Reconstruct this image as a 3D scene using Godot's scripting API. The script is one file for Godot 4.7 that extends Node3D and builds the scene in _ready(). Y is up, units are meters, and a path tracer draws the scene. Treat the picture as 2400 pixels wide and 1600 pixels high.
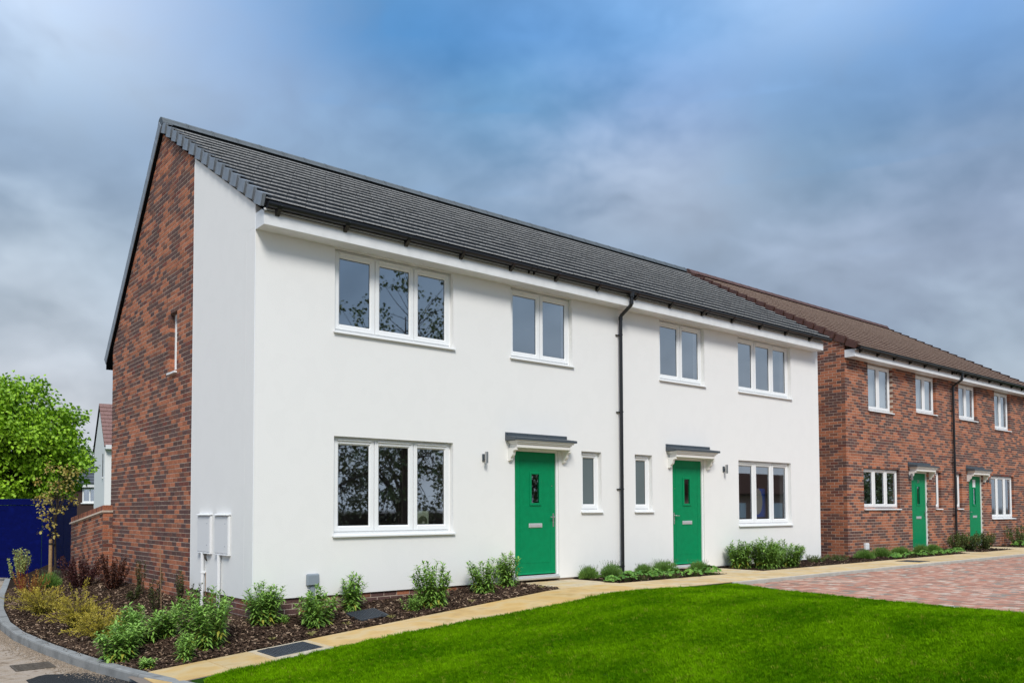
extends Node3D
# A semi-detached pair of white rendered houses with a brick gable, a brick pair next door, lawn, path and planting, under a broken grey sky.

# ---------------------------------------------------------------- mesh helpers
class MB:
	var v := PackedVector3Array()
	var n := PackedVector3Array()
	var c := PackedColorArray()
	func put(a: Vector3, na: Vector3, col: Color) -> void:
		v.append(a); n.append(na); c.append(col)
	func tri(a: Vector3, b: Vector3, d: Vector3, col := Color.WHITE) -> void:
		var k := (b - a).cross(d - a).normalized()
		put(a, k, col); put(d, k, col); put(b, k, col)
	func quad(a: Vector3, b: Vector3, d: Vector3, e: Vector3, col := Color.WHITE) -> void:
		var k := (d - a).cross(e - b).normalized()
		put(a, k, col); put(d, k, col); put(b, k, col)
		put(a, k, col); put(e, k, col); put(d, k, col)
	func quadn(a: Vector3, b: Vector3, d: Vector3, e: Vector3, na: Vector3, nb: Vector3, nd: Vector3, ne: Vector3, col := Color.WHITE) -> void:
		put(a, na, col); put(d, nd, col); put(b, nb, col)
		put(a, na, col); put(e, ne, col); put(d, nd, col)
	func face(a: Vector3, b: Vector3, d: Vector3, e: Vector3, mid: Vector3, col := Color.WHITE) -> void:
		if (d - a).cross(e - b).dot(a + b + d + e - mid * 4.0) < 0.0:
			quad(a, e, d, b, col)
		else:
			quad(a, b, d, e, col)
	func facet(a: Vector3, b: Vector3, d: Vector3, mid: Vector3, col := Color.WHITE) -> void:
		if (b - a).cross(d - a).dot(a + b + d - mid * 3.0) < 0.0:
			tri(a, d, b, col)
		else:
			tri(a, b, d, col)
	func box(p: Vector3, s: Vector3, col := Color.WHITE, t := Transform3D.IDENTITY) -> void:
		var h := s * 0.5
		var q := []
		for i in 8:
			q.append(t * (p + Vector3(h.x if i & 1 else -h.x, h.y if i & 2 else -h.y, h.z if i & 4 else -h.z)))
		quad(q[0], q[2], q[3], q[1], col); quad(q[4], q[5], q[7], q[6], col)
		quad(q[0], q[4], q[6], q[2], col); quad(q[1], q[3], q[7], q[5], col)
		quad(q[0], q[1], q[5], q[4], col); quad(q[2], q[6], q[7], q[3], col)
	# a box with chamfered edges, given by two corners
	func cbox(lo: Vector3, hi: Vector3, b := 0.004, col := Color.WHITE, t := Transform3D.IDENTITY) -> void:
		var m := (lo + hi) * 0.5
		var h := (hi - lo).abs() * 0.5
		b = minf(b, minf(h.x, minf(h.y, h.z)) * 0.9)
		var k := h - Vector3(b, b, b)
		var mid := t * m
		for ax in 3:
			var u := (ax + 1) % 3
			var w := (ax + 2) % 3
			for sg in [-1.0, 1.0]:
				var q := []
				for e in [[-1.0, -1.0], [1.0, -1.0], [1.0, 1.0], [-1.0, 1.0]]:
					var p := Vector3.ZERO
					p[ax] = sg * h[ax]; p[u] = e[0] * k[u]; p[w] = e[1] * k[w]
					q.append(t * (m + p))
				face(q[0], q[1], q[2], q[3], mid, col)
			for su in [-1.0, 1.0]:
				for sw in [-1.0, 1.0]:
					var q := []
					for e in [-1.0, 1.0]:
						var p := Vector3.ZERO
						p[ax] = e * k[ax]; p[u] = su * h[u]; p[w] = sw * k[w]
						var r := Vector3.ZERO
						r[ax] = e * k[ax]; r[u] = su * k[u]; r[w] = sw * h[w]
						q.append(t * (m + p)); q.append(t * (m + r))
					face(q[0], q[1], q[3], q[2], mid, col)
		for sx in [-1.0, 1.0]:
			for sy in [-1.0, 1.0]:
				for sz in [-1.0, 1.0]:
					facet(t * (m + Vector3(sx * h.x, sy * k.y, sz * k.z)), t * (m + Vector3(sx * k.x, sy * h.y, sz * k.z)), t * (m + Vector3(sx * k.x, sy * k.y, sz * h.z)), mid, col)
	# a tube through points with a radius at each
	func tube(pts: Array, rad: Array, seg := 8, col := Color.WHITE, caps := true) -> void:
		var rings := []
		var norms := []
		var ref := Vector3.UP
		for i in pts.size():
			var d: Vector3 = (pts[mini(i + 1, pts.size() - 1)] - pts[maxi(i - 1, 0)]).normalized()
			if i == 0:
				ref = Vector3.UP if absf(d.y) < 0.9 else Vector3.RIGHT
			var a := d.cross(ref).normalized()
			ref = a.cross(d).normalized()
			var ring := []
			var nr := []
			for k in seg:
				var f := TAU * k / seg
				var o := a * cos(f) + ref * sin(f)
				nr.append(o)
				ring.append(pts[i] + o * float(rad[i]))
			rings.append(ring); norms.append(nr)
		for i in pts.size() - 1:
			for k in seg:
				var j := (k + 1) % seg
				quadn(rings[i][k], rings[i + 1][k], rings[i + 1][j], rings[i][j], norms[i][k], norms[i + 1][k], norms[i + 1][j], norms[i][j], col)
		if caps:
			for k in range(1, seg - 1):
				tri(rings[0][0], rings[0][k], rings[0][k + 1], col)
				var e := pts.size() - 1
				tri(rings[e][0], rings[e][k + 1], rings[e][k], col)
	# a polygon (list of Vector2) swept straight from one point to another; px, py are the axes of the polygon
	func prism(poly: Array, o: Vector3, px: Vector3, py: Vector3, along: Vector3, col := Color.WHITE) -> void:
		var mid := Vector3.ZERO
		var a := []
		for p in poly:
			a.append(o + px * p.x + py * p.y)
			mid += a[-1]
		mid = mid / a.size() + along * 0.5
		var pk := PackedVector2Array(poly)
		var ids := Geometry2D.triangulate_polygon(pk)
		for i in range(0, ids.size(), 3):
			facet(a[ids[i]], a[ids[i + 1]], a[ids[i + 2]], mid, col)
			facet(a[ids[i]] + along, a[ids[i + 1]] + along, a[ids[i + 2]] + along, mid, col)
		var cw := Geometry2D.is_polygon_clockwise(pk)
		var flip := (px.cross(py).dot(along) > 0.0) == cw
		for i in a.size():
			var j := (i + 1) % a.size()
			if flip:
				quad(a[i], a[i] + along, a[j] + along, a[j], col)
			else:
				quad(a[i], a[j], a[j] + along, a[i] + along, col)
	func warp(f: Callable) -> void:
		for i in v.size():
			v[i] = f.call(v[i])

func bake(list: Array) -> ArrayMesh:
	var m := ArrayMesh.new()
	for e in list:
		var b: MB = e[0]
		if b.v.is_empty():
			continue
		var arr := []
		arr.resize(Mesh.ARRAY_MAX)
		arr[Mesh.ARRAY_VERTEX] = b.v
		arr[Mesh.ARRAY_NORMAL] = b.n
		arr[Mesh.ARRAY_COLOR] = b.c
		m.add_surface_from_arrays(Mesh.PRIMITIVE_TRIANGLES, arr)
		m.surface_set_material(m.get_surface_count() - 1, e[1])
	return m

func put_mesh(parent: Node, called: String, mesh: Mesh, at := Vector3.ZERO, turn := Vector3.ZERO) -> MeshInstance3D:
	var o := MeshInstance3D.new()
	o.name = called
	o.mesh = mesh
	o.position = at
	o.rotation = turn
	parent.add_child(o, true)
	return o

func obj(parent: Node, called: String, b: MB, m: Material) -> MeshInstance3D:
	return put_mesh(parent, called, bake([[b, m]]))

var names := {}
func tag(o: Node, label: String, category: String, group := "") -> void:
	o.set_meta("label", label)
	o.set_meta("category", category)
	if group:
		o.set_meta("group", group)

func thing(called: String, label: String, category: String, at := Vector3.ZERO, group := "") -> Node3D:
	var o := Node3D.new()
	if names.has(called):
		o.name = "%s_%03d" % [called, names[called]]
		names[called] += 1
	else:
		o.name = called
		names[called] = 1
	o.position = at
	add_child(o, true)
	tag(o, label, category, group)
	return o

func structure(called: String, b: MB, m: Material) -> MeshInstance3D:
	var o := obj(self, called, b, m)
	o.set_meta("kind", "structure")
	return o

# ---------------------------------------------------------------- materials
func ntex(freq: float, colors: Array, octaves := 4, seed_ := 1, normal := 0.0) -> NoiseTexture2D:
	var f := FastNoiseLite.new()
	f.noise_type = FastNoiseLite.TYPE_SIMPLEX_SMOOTH
	f.frequency = freq
	f.fractal_octaves = octaves
	f.seed = seed_
	var t := NoiseTexture2D.new()
	t.width = 512
	t.height = 512
	t.seamless = true
	t.noise = f
	if normal > 0.0:
		t.as_normal_map = true
		t.bump_strength = normal
	elif not colors.is_empty():
		var g := Gradient.new()
		var offs := PackedFloat32Array()
		var cols := PackedColorArray()
		for i in colors.size():
			offs.append(float(i) / (colors.size() - 1))
			cols.append(colors[i])
		g.offsets = offs
		g.colors = cols
		t.color_ramp = g
	return t

func grey(a: float) -> Color:
	return Color(a, a, a)

# linear base colour -> material
func mat(r: float, g: float, b: float, rough := 0.8, spec := 0.5) -> StandardMaterial3D:
	var m := StandardMaterial3D.new()
	m.albedo_color = Color(r, g, b).linear_to_srgb()
	m.roughness = rough
	m.metallic_specular = spec
	return m

func textured(m: StandardMaterial3D, tex: Texture2D, scale: float, bump: Texture2D = null, bump_cm := 0.0) -> StandardMaterial3D:
	m.uv1_triplanar = true
	m.uv1_world_triplanar = true
	m.uv1_scale = Vector3(scale, scale, scale)
	m.albedo_texture = tex
	if bump:
		m.heightmap_enabled = true
		m.heightmap_texture = bump
		m.heightmap_scale = bump_cm
	return m

func tinted(m: StandardMaterial3D) -> StandardMaterial3D:
	m.vertex_color_use_as_albedo = true
	return m

var M := {}
func make_materials() -> void:
	var fine := ntex(0.06, [grey(0.0), grey(1.0)], 4, 11)
	var soft := ntex(0.008, [grey(0.93), grey(1.0)], 4, 12)
	var blot := ntex(0.012, [grey(0.72), grey(1.0)], 5, 13)
	var speck := ntex(0.09, [grey(0.7), grey(1.0), grey(0.85)], 3, 14)
	M.render = textured(mat(0.84, 0.835, 0.815, 0.95, 0.2), ntex(0.006, [grey(0.993), grey(1.0)], 3, 12), 0.55, ntex(0.25, [grey(0.0), grey(1.0)], 2, 21), 0.14)
	M.upvc = mat(0.84, 0.85, 0.85, 0.28)
	M.fascia = textured(mat(0.82, 0.83, 0.83, 0.35), ntex(0.01, [grey(0.95), grey(1.0)], 4, 15), 0.8)
	M.cream = mat(0.83, 0.815, 0.77, 0.5)
	M.black = mat(0.012, 0.013, 0.016, 0.32)
	M.rubber = mat(0.01, 0.01, 0.01, 0.7)
	M.door = textured(mat(0.001, 0.25, 0.095, 0.42, 0.28), ntex(0.02, [grey(0.93), grey(1.0)], 4, 16), 0.7, ntex(0.03, [grey(0.0), grey(1.0)], 4, 17), 0.06)
	M.steel = mat(0.55, 0.54, 0.52, 0.3)
	M.steel.metallic = 1.0
	M.alu = mat(0.72, 0.73, 0.74, 0.35)
	M.alu.metallic = 0.6
	M.lead = mat(0.062, 0.078, 0.093, 0.5)
	M.box_grey = mat(0.25, 0.29, 0.33, 0.5)
	M.white_box = mat(0.74, 0.745, 0.75, 0.7)
	M.brick = tinted(textured(mat(1, 1, 1, 0.9, 0.3), ntex(0.03, [grey(0.62), grey(1.0), grey(0.8)], 5, 31), 2.2, fine, 0.25))
	M.mortar = textured(mat(0.62, 0.50, 0.405, 0.95, 0.2), ntex(0.06, [grey(0.85), grey(1.0)], 3, 34), 2.0)
	M.tile = textured(mat(0.011, 0.0125, 0.015, 0.8, 0.14), ntex(0.02, [grey(0.6), grey(1.0)], 5, 32), 0.9, fine, 0.15)
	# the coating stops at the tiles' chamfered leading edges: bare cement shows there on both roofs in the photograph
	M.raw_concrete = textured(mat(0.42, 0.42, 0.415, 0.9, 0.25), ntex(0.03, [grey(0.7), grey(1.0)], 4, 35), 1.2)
	M.tile_brown = textured(mat(0.085, 0.040, 0.027, 0.8, 0.14), ntex(0.02, [grey(0.7), grey(1.0)], 5, 33), 0.9)
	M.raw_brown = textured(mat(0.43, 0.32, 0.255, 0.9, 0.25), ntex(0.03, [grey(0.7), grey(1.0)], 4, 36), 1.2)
	M.ridge = textured(mat(0.10, 0.118, 0.13, 0.55), blot, 1.1)
	M.verge = textured(mat(0.235, 0.265, 0.30, 0.45), ntex(0.012, [grey(0.85), grey(1.0)], 5, 37), 1.0)
	M.verge_brown = textured(mat(0.125, 0.052, 0.036, 0.6), blot, 1.0)
	M.slab = tinted(textured(mat(1, 1, 1, 0.85, 0.3), ntex(0.007, [Color(0.90, 0.86, 0.76), Color(1, 1, 1), Color(1.0, 0.95, 0.84), Color(0.93, 0.88, 0.80)], 5, 41), 0.45, ntex(0.012, [], 5, 42), 0.6))
	M.kerb = textured(mat(0.27, 0.275, 0.27, 0.95, 0.15), ntex(0.007, [grey(0.78), grey(1.0), grey(0.93)], 5, 43), 0.6, fine, 0.1)
	M.edging = textured(mat(0.56, 0.53, 0.47, 0.9, 0.2), ntex(0.01, [grey(0.85), grey(1.0)], 4, 55), 0.6)
	M.dusty = textured(mat(0.17, 0.145, 0.12, 0.9, 0.2), ntex(0.03, [grey(0.6), grey(1.0)], 4, 56), 1.5)
	M.paver = tinted(textured(mat(1, 1, 1, 0.9, 0.3), speck, 2.0, fine, 0.15))
	M.sand = textured(mat(0.24, 0.20, 0.17, 1.0, 0.1), speck, 2.0)
	M.road = textured(mat(0.36, 0.30, 0.245, 0.95, 0.2), ntex(0.010, [Color(0.60, 0.56, 0.52), Color(0.95, 0.93, 0.9), Color(1, 1, 1), Color(0.7, 0.64, 0.58)], 6, 44), 0.6, ntex(0.06, [], 4, 45), 0.6)
	M.asphalt = textured(mat(0.055, 0.058, 0.062, 0.95, 0.3), ntex(0.08, [grey(0.5), grey(1.0)], 4, 46), 1.6, ntex(0.1, [], 3, 47), 0.8)
	M.soil = textured(mat(0.045, 0.03, 0.022, 1.0, 0.1), ntex(0.05, [grey(0.5), grey(1.0)], 4, 48), 1.5)
	M.chip = tinted(mat(1, 1, 1, 0.85, 0.3))
	M.turf = textured(mat(0.030, 0.085, 0.008, 1.0, 0.1), ntex(0.05, [grey(0.6), grey(1.0)], 4, 49), 1.5)
	M.grass = tinted(mat(1, 1, 1, 0.8, 0.08))
	M.grass.backlight_enabled = true
	M.grass.backlight = Color(0.45, 0.5, 0.1)
	M.leaf = tinted(mat(1, 1, 1, 0.5, 0.4))
	M.leaf.backlight_enabled = true
	M.leaf.backlight = Color(0.4, 0.45, 0.15)
	M.stem = tinted(mat(1, 1, 1, 0.8, 0.3))
	M.bark = textured(mat(0.11, 0.085, 0.065, 0.95, 0.2), ntex(0.04, [grey(0.45), grey(1.0)], 5, 50), 1.5)
	M.stake = textured(mat(0.46, 0.30, 0.14, 0.85), ntex(0.02, [grey(0.75), grey(1.0)], 5, 51), 2.0)
	M.iron = textured(mat(0.075, 0.09, 0.11, 0.55), ntex(0.05, [grey(0.6), grey(1.0)], 4, 52), 1.5)
	M.iron.metallic = 0.25
	M.hoarding = textured(mat(0.003, 0.008, 0.125, 0.6, 0.15), ntex(0.014, [grey(0.45), grey(0.8), grey(0.72), grey(0.85), Color(1.0, 1.0, 0.9)], 6, 53), 0.8)
	M.plaster = mat(0.5, 0.48, 0.45, 0.95)
	M.floor_in = mat(0.18, 0.12, 0.08, 0.8)
	M.terracotta = mat(0.34, 0.06, 0.035, 0.85)
	M.frost = mat(0.115, 0.145, 0.15, 0.15)
	M.curtain = mat(0.70, 0.76, 0.77, 0.9)
	M.dark = mat(0.006, 0.006, 0.007, 0.8)
	# coated double glazing: part mirror, part clear
	var white := Image.create(4, 4, false, Image.FORMAT_RGBA8)
	white.fill(Color.WHITE)
	var wt := ImageTexture.create_from_image(white)
	M.glass = StandardMaterial3D.new()
	M.glass.transparency = BaseMaterial3D.TRANSPARENCY_ALPHA
	M.glass.albedo_texture = wt
	M.glass.albedo_color = Color(0.86, 0.90, 0.94, 0.52)
	M.glass.metallic = 1.0
	M.glass.roughness = 0.015

# ---------------------------------------------------------------- ground shape
func table(t: Array, x: float) -> float:
	if x <= t[0][0]:
		return t[0][1]
	for i in range(1, t.size()):
		if x <= t[i][0]:
			return lerpf(t[i - 1][1], t[i][1], (x - t[i - 1][0]) / (t[i][0] - t[i - 1][0]))
	return t[-1][1]

const KERB := [[-24.0, 1.1], [-18.0, 0.05], [-13.2, -0.80], [-9.0, -1.53], [-6.5, -1.91], [-4.3, -2.14], [-3.0, -2.16], [-1.7, -2.08], [-0.4, -1.93], [0.15, -1.85], [0.73, -1.75], [1.17, -1.66], [2.2, -1.42], [4.0, -0.95], [8.0, 0.4], [13.0, 2.4]]
func path_y(x: float) -> float:
	return -0.04 - 0.085 * maxf(0.0, 4.6 - maxf(x, -2.6))
func path_out(x: float) -> float:
	return table([[1.2, 1.88], [3.6, 2.17]], x)
func kerb_x(z: float) -> float:
	return table(KERB, z)
func kerb_y(z: float) -> float:
	return -0.555 + 0.006 * (1.1 - clampf(z, -24.0, 3.0))
func wall_y(x: float) -> float:
	return table([[0.0, -0.27], [1.65, -0.14], [3.64, -0.05], [4.6, -0.03]], x)
func gable_y(z: float) -> float:
	return table([[-13.0, -0.12], [-7.0, -0.13], [-2.5, -0.2], [0.0, -0.27]], z)
func bed_y(x: float, z: float) -> float:
	if x > 4.6:
		return lerpf(-0.02, -0.04, clampf(z / 1.1, 0.0, 1.0))
	if z <= 0.0:
		return lerpf(gable_y(z), kerb_y(z), clampf(x / minf(kerb_x(z), -0.1), 0.0, 1.0)) if x < 0.0 else wall_y(x)
	var a := wall_y(x) if x >= 0.0 else lerpf(-0.27, kerb_y(z), clampf(x / kerb_x(z), 0.0, 1.0))
	return lerpf(a, path_y(x), minf(z / 1.1, 1.0))
func lawn_y(x: float, z: float) -> float:
	return lerpf(path_y(x), -0.085, smoothstep(5.0, 7.4, x)) + 0.05 * smoothstep(2.2, 4.5, z) * smoothstep(-1.0, 1.5, x) * (1.0 - smoothstep(4.5, 7.0, x))
func lawn_right(z: float) -> float:
	return table([[1.9, 7.75], [2.25, 7.66], [3.4, 7.26], [4.7, 7.03], [6.1, 6.80], [7.0, 6.70], [13.0, 6.3]], z)

# ---------------------------------------------------------------- camera, sky, sun
const EXPOSURE := 1.84
func srgb(r: float, g: float, b: float) -> Vector3:
	var c := Color(r / 255.0, g / 255.0, b / 255.0).srgb_to_linear()
	return Vector3(c.r, c.g, c.b)

func make_sky() -> ImageTexture:
	var w := 2304
	var h := 1152
	var im := Image.create(w, h, false, Image.FORMAT_RGBF)
	var f := FastNoiseLite.new()
	f.noise_type = FastNoiseLite.TYPE_SIMPLEX_SMOOTH
	f.seed = 5
	f.frequency = 0.55
	f.fractal_octaves = 5
	f.fractal_gain = 0.5
	var g := FastNoiseLite.new()
	g.noise_type = FastNoiseLite.TYPE_SIMPLEX_SMOOTH
	g.seed = 9
	g.frequency = 1.3
	g.fractal_octaves = 6
	g.fractal_gain = 0.54
	# broad cloud masses: rows of elevation, columns every ten degrees of azimuth, going on to and fro round the horizon
	var els := [30.0, 26.0, 21.0, 15.8, 10.0, 5.5]
	var rows := [
		[[205, 222, 247], [160, 190, 230], [98, 151, 205], [100, 152, 208], [128, 175, 228], [160, 195, 238], [135, 178, 232]],
		[[190, 212, 238], [160, 185, 218], [125, 160, 200], [110, 155, 198], [140, 172, 215], [128, 165, 208], [120, 160, 208]],
		[[155, 178, 205], [147, 171, 199], [140, 167, 196], [138, 164, 194], [168, 186, 211], [128, 157, 188], [131, 156, 188]],
		[[180, 196, 213], [168, 187, 207], [150, 172, 196], [150, 171, 195], [150, 169, 192], [156, 173, 196], [148, 165, 190]],
		[[194, 204, 216], [184, 197, 211], [165, 182, 201], [160, 177, 198], [150, 168, 190], [146, 163, 185], [165, 181, 199]],
		[[208, 214, 222], [206, 212, 220], [196, 205, 215], [190, 200, 212], [182, 194, 207], [176, 190, 204], [180, 193, 206]]]
	var grid := []
	for r in rows:
		var line := []
		for c in r:
			line.append(srgb(c[0], c[1], c[2]))
		grid.append(line)
	var vault := srgb(178, 191, 206)
	for y in h:
		var el := (0.5 - (y + 0.5) / h) * PI
		var sy := sin(el)
		var cy := cos(el)
		var deg := rad_to_deg(el)
		# place between the rows
		var ri := 0
		while ri < 4 and deg < els[ri + 1]:
			ri += 1
		var rt := clampf((els[ri] - deg) / (els[ri] - els[ri + 1]), 0.0, 1.0)
		for x in w:
			if deg < -2.0:
				im.set_pixel(x, y, Color(0.16 / EXPOSURE, 0.165 / EXPOSURE, 0.165 / EXPOSURE))
				continue
			var az := (x + 0.5) / w * TAU
			var dx := sin(az) * cy
			var dz := -cos(az) * cy
			var q := Vector3(dx * 2.6, sy * 5.2, dz * 2.6)
			var a := f.get_noise_3dv(q)
			var b := g.get_noise_3d(q.x * 2.2 + a * 1.1, q.y * 2.0 + a * 0.7, q.z * 2.2 - a * 0.8)
			# the noise also frays the edges of the broad masses
			var u := pingpong((rad_to_deg(az) - 10.0 + b * 3.0) / 10.0, 6.0)
			var ui := clampi(int(u), 0, 5)
			var ut := u - ui
			var v := clampf(rt + a * 0.25 + b * 0.35, 0.0, 1.0)
			var line := []
			for k in 4:
				var rr: Array = grid[clampi(ri - 1 + k, 0, 5)]
				var p0: Vector3 = rr[maxi(ui - 1, 0)]
				var p1: Vector3 = rr[ui]
				var p2: Vector3 = rr[mini(ui + 1, 6)]
				var p3: Vector3 = rr[mini(ui + 2, 6)]
				line.append(p1.cubic_interpolate(p2, p0, p3, ut))
			var c: Vector3 = line[1].cubic_interpolate(line[2], line[0], line[3], v)
			if deg > 30.0:
				c = line[1].lerp(vault, smoothstep(30.0, 50.0, deg))
			c *= 1.0 + 0.12 * a + 0.24 * b * (1.0 - 0.5 * smoothstep(24.0, 32.0, deg))
			# an overcast vault is brighter overhead
			c *= 1.0 + 1.6 * smoothstep(0.55, 0.95, sy)
			im.set_pixel(x, y, Color(c.x / EXPOSURE, c.y / EXPOSURE, c.z / EXPOSURE))
	return ImageTexture.create_from_image(im)

func set_up() -> void:
	var cam := Camera3D.new()
	cam.name = "camera"
	cam.position = Vector3(-4.4506, 1.1961, 10.807)
	cam.rotation = Vector3(0.0399, -0.6931, -0.0037)
	var near := 0.1
	cam.set_frustum(near * 1600.0 / 1947.63, Vector2(0.0, near * 317.96 / 1947.63), near, 900.0)
	add_child(cam)
	var e := Environment.new()
	e.background_mode = Environment.BG_SKY
	var sky := Sky.new()
	var pm := PanoramaSkyMaterial.new()
	pm.panorama = make_sky()
	sky.sky_material = pm
	e.sky = sky
	e.tonemap_mode = Environment.TONE_MAPPER_LINEAR
	e.tonemap_exposure = EXPOSURE
	e.sdfgi_enabled = true
	e.ssao_enabled = true
	e.ssil_enabled = true
	var we := WorldEnvironment.new()
	we.name = "world"
	we.environment = e
	add_child(we)
	var sun := DirectionalLight3D.new()
	sun.name = "sun"
	sun.light_color = Color(1.0, 0.98, 0.95)
	sun.light_energy = 0.5
	sun.light_angular_distance = 18.0
	sun.shadow_enabled = true
	add_child(sun)
	sun.look_at_from_position(Vector3(-3.6, 7.2, 6.4), Vector3.ZERO)

# ---------------------------------------------------------------- setting
func sheet(x0: float, x1: float, z0: float, z1: float, nx: int, nz: int, f: Callable) -> MB:
	var b := MB.new()
	for i in nx:
		for j in nz:
			var p := []
			for e in [[0, 0], [1, 0], [1, 1], [0, 1]]:
				var x := lerpf(x0, x1, float(i + e[0]) / nx)
				var z := lerpf(z0, z1, float(j + e[1]) / nz)
				p.append(f.call(x, z))
			b.quad(p[0], p[3], p[2], p[1])
	return b

func strip(zs: Array, fx0: Callable, fx1: Callable, n: int, fy: Callable) -> MB:
	var b := MB.new()
	for j in zs.size() - 1:
		for i in n:
			var p := []
			for e in [[0, 0], [1, 0], [1, 1], [0, 1]]:
				var z: float = zs[j + e[1]]
				var x := lerpf(fx0.call(z), fx1.call(z), float(i + e[0]) / n)
				p.append(Vector3(x, fy.call(x, z), z))
			b.quad(p[0], p[3], p[2], p[1])
	return b

func span(a: float, b: float, step: float) -> Array:
	var r := []
	var n := maxi(1, int(ceil((b - a) / step)))
	for i in n + 1:
		r.append(lerpf(a, b, float(i) / n))
	return r

func make_ground() -> void:
	var rng := RandomNumberGenerator.new()
	rng.seed = 77
	var g := MB.new()
	g.quad(Vector3(-420, -1.2, -420), Vector3(-420, -1.2, 420), Vector3(420, -1.2, 420), Vector3(420, -1.2, -420))
	structure("ground", g, M.turf)
	# road beyond the kerb
	var rd := strip(span(-24.0, 30.0, 1.0), func(_z): return -60.0, func(z): return kerb_x(z) - 0.05, 8, func(_x, z): return kerb_y(z) - 0.115)
	structure("road", rd, M.road)
	# the fresh asphalt patch by the kerb
	var pa := MB.new()
	var c0 := Vector3(-2.15, kerb_y(0.8) - 0.108, 0.95)
	var ring := []
	for i in 28:
		var f := TAU * i / 28
		var r := 1.0 + rng.randf_range(-0.07, 0.07)
		ring.append(c0 + Vector3(cos(f) * 0.46 * r + sin(f) * 0.28, 0.0, sin(f) * 0.92 * r))
	for i in 28:
		pa.tri(c0, ring[(i + 1) % 28], ring[i])
		pa.quad(ring[i], ring[(i + 1) % 28], ring[(i + 1) % 28] + Vector3(0, -0.02, 0), ring[i] + Vector3(0, -0.02, 0))
	structure("asphalt_patch", pa, M.asphalt)
	# grit gathered along the kerb
	var grit := MultiMesh.new()
	grit.transform_format = MultiMesh.TRANSFORM_3D
	grit.use_colors = true
	var gm := MB.new()
	gm.facet(Vector3(0.011, 0, 0), Vector3(-0.006, 0, 0.009), Vector3(0, 0.008, 0), Vector3.ZERO)
	gm.facet(Vector3(-0.006, 0, 0.009), Vector3(-0.008, 0, -0.007), Vector3(0, 0.008, 0), Vector3.ZERO)
	gm.facet(Vector3(-0.008, 0, -0.007), Vector3(0.011, 0, 0), Vector3(0, 0.008, 0), Vector3.ZERO)
	grit.mesh = bake([[gm, M.chip]])
	grit.instance_count = 5000
	for i in 5000:
		var z := rng.randf_range(-5.5, 2.5)
		var x := kerb_x(z) - 0.14 - absf(rng.randfn(0.0, 0.13))
		var s := rng.randf_range(0.4, 1.5)
		grit.set_instance_transform(i, Transform3D(Basis.from_euler(Vector3(0, rng.randf() * TAU, 0)).scaled(Vector3(s, s, s)), Vector3(x, kerb_y(z) - 0.114, z)))
		var t := rng.randf_range(0.6, 1.1)
		grit.set_instance_color(i, Color(0.30 * t, 0.235 * t, 0.175 * t))
	var gi := MultiMeshInstance3D.new()
	gi.name = "grit"
	gi.multimesh = grit
	gi.set_meta("kind", "stuff")
	gi.set_meta("label", "sandy grit and crumbs lying along the foot of the kerb")
	gi.set_meta("category", "grit")
	add_child(gi)
	# kerb of separate stones
	var bedding := MB.new()
	var pts := []
	var z := -20.0
	while z < 9.0:
		pts.append(z)
		z += 0.12
	for i in pts.size() - 1:
		var a := Vector3(kerb_x(pts[i]), kerb_y(pts[i]) - 0.13, pts[i])
		var b := Vector3(kerb_x(pts[i + 1]), kerb_y(pts[i + 1]) - 0.13, pts[i + 1])
		bedding.quad(a + Vector3(-0.15, 0, 0), b + Vector3(-0.15, 0, 0), b + Vector3(0.02, 0.06, 0), a + Vector3(0.02, 0.06, 0))
	var kerb := structure("kerb", bedding, M.soil)
	z = -13.5
	while z < 4.6:
		var dz := 0.0
		var p0 := Vector2(kerb_x(z), z)
		while Vector2(kerb_x(z + dz), z + dz).distance_to(p0) < 0.915:
			dz += 0.02
		var st := MB.new()
		var n := 5
		var rise := rng.randf_range(-0.004, 0.004)
		var rings := []
		for i in n + 1:
			var zz := z + 0.006 + (dz - 0.012) * i / n
			var t := (Vector2(kerb_x(zz + 0.05), zz + 0.05) - Vector2(kerb_x(zz - 0.05), zz - 0.05)).normalized()
			var o := Vector3(-t.y, 0, t.x)
			var p := Vector3(kerb_x(zz), kerb_y(zz) + rise, zz)
			var ring2 := []
			for e in [[0.0, -0.2], [0.0, -0.004], [0.004, 0.0], [0.105, 0.0], [0.120, -0.006], [0.127, -0.022], [0.135, -0.2]]:
				ring2.append(p + o * e[0] + Vector3(0, e[1], 0))
			rings.append(ring2)
		for i in n:
			for k in 6:
				st.quad(rings[i][k], rings[i + 1][k], rings[i + 1][k + 1], rings[i][k + 1])
		for k in range(1, 6):
			st.tri(rings[0][0], rings[0][k], rings[0][k + 1])
			st.tri(rings[n][0], rings[n][k + 1], rings[n][k])
		obj(kerb, "kerb_stone", st, M.kerb)
		z += dz
	# planting bed
	var nz := FastNoiseLite.new()
	nz.seed = 4
	nz.frequency = 1.7
	var soil := strip(span(-13.0, 0.0, 0.25), func(q): return kerb_x(q) - 0.01, func(_q): return 0.06, 12, func(x, q): return bed_y(x, q) - 0.012 + 0.02 * nz.get_noise_2d(x, q))
	var front := strip(span(0.0, 1.1, 0.11), func(q): return kerb_x(q) - 0.01, func(_q): return 4.62, 50, func(x, q): return bed_y(x, q) - 0.012 + 0.015 * nz.get_noise_2d(x, q))
	soil.v.append_array(front.v); soil.n.append_array(front.n); soil.c.append_array(front.c)
	for r in [[5.98, 9.05], [10.2, 20.35], [21.0, 23.6], [24.9, 28.6]]:
		var s2 := sheet(r[0], r[1], -0.15, 1.1, 20, 4, func(x, q): return Vector3(x, bed_y(x, q) - 0.01, q))
		soil.v.append_array(s2.v); soil.n.append_array(s2.n); soil.c.append_array(s2.c)
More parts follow.
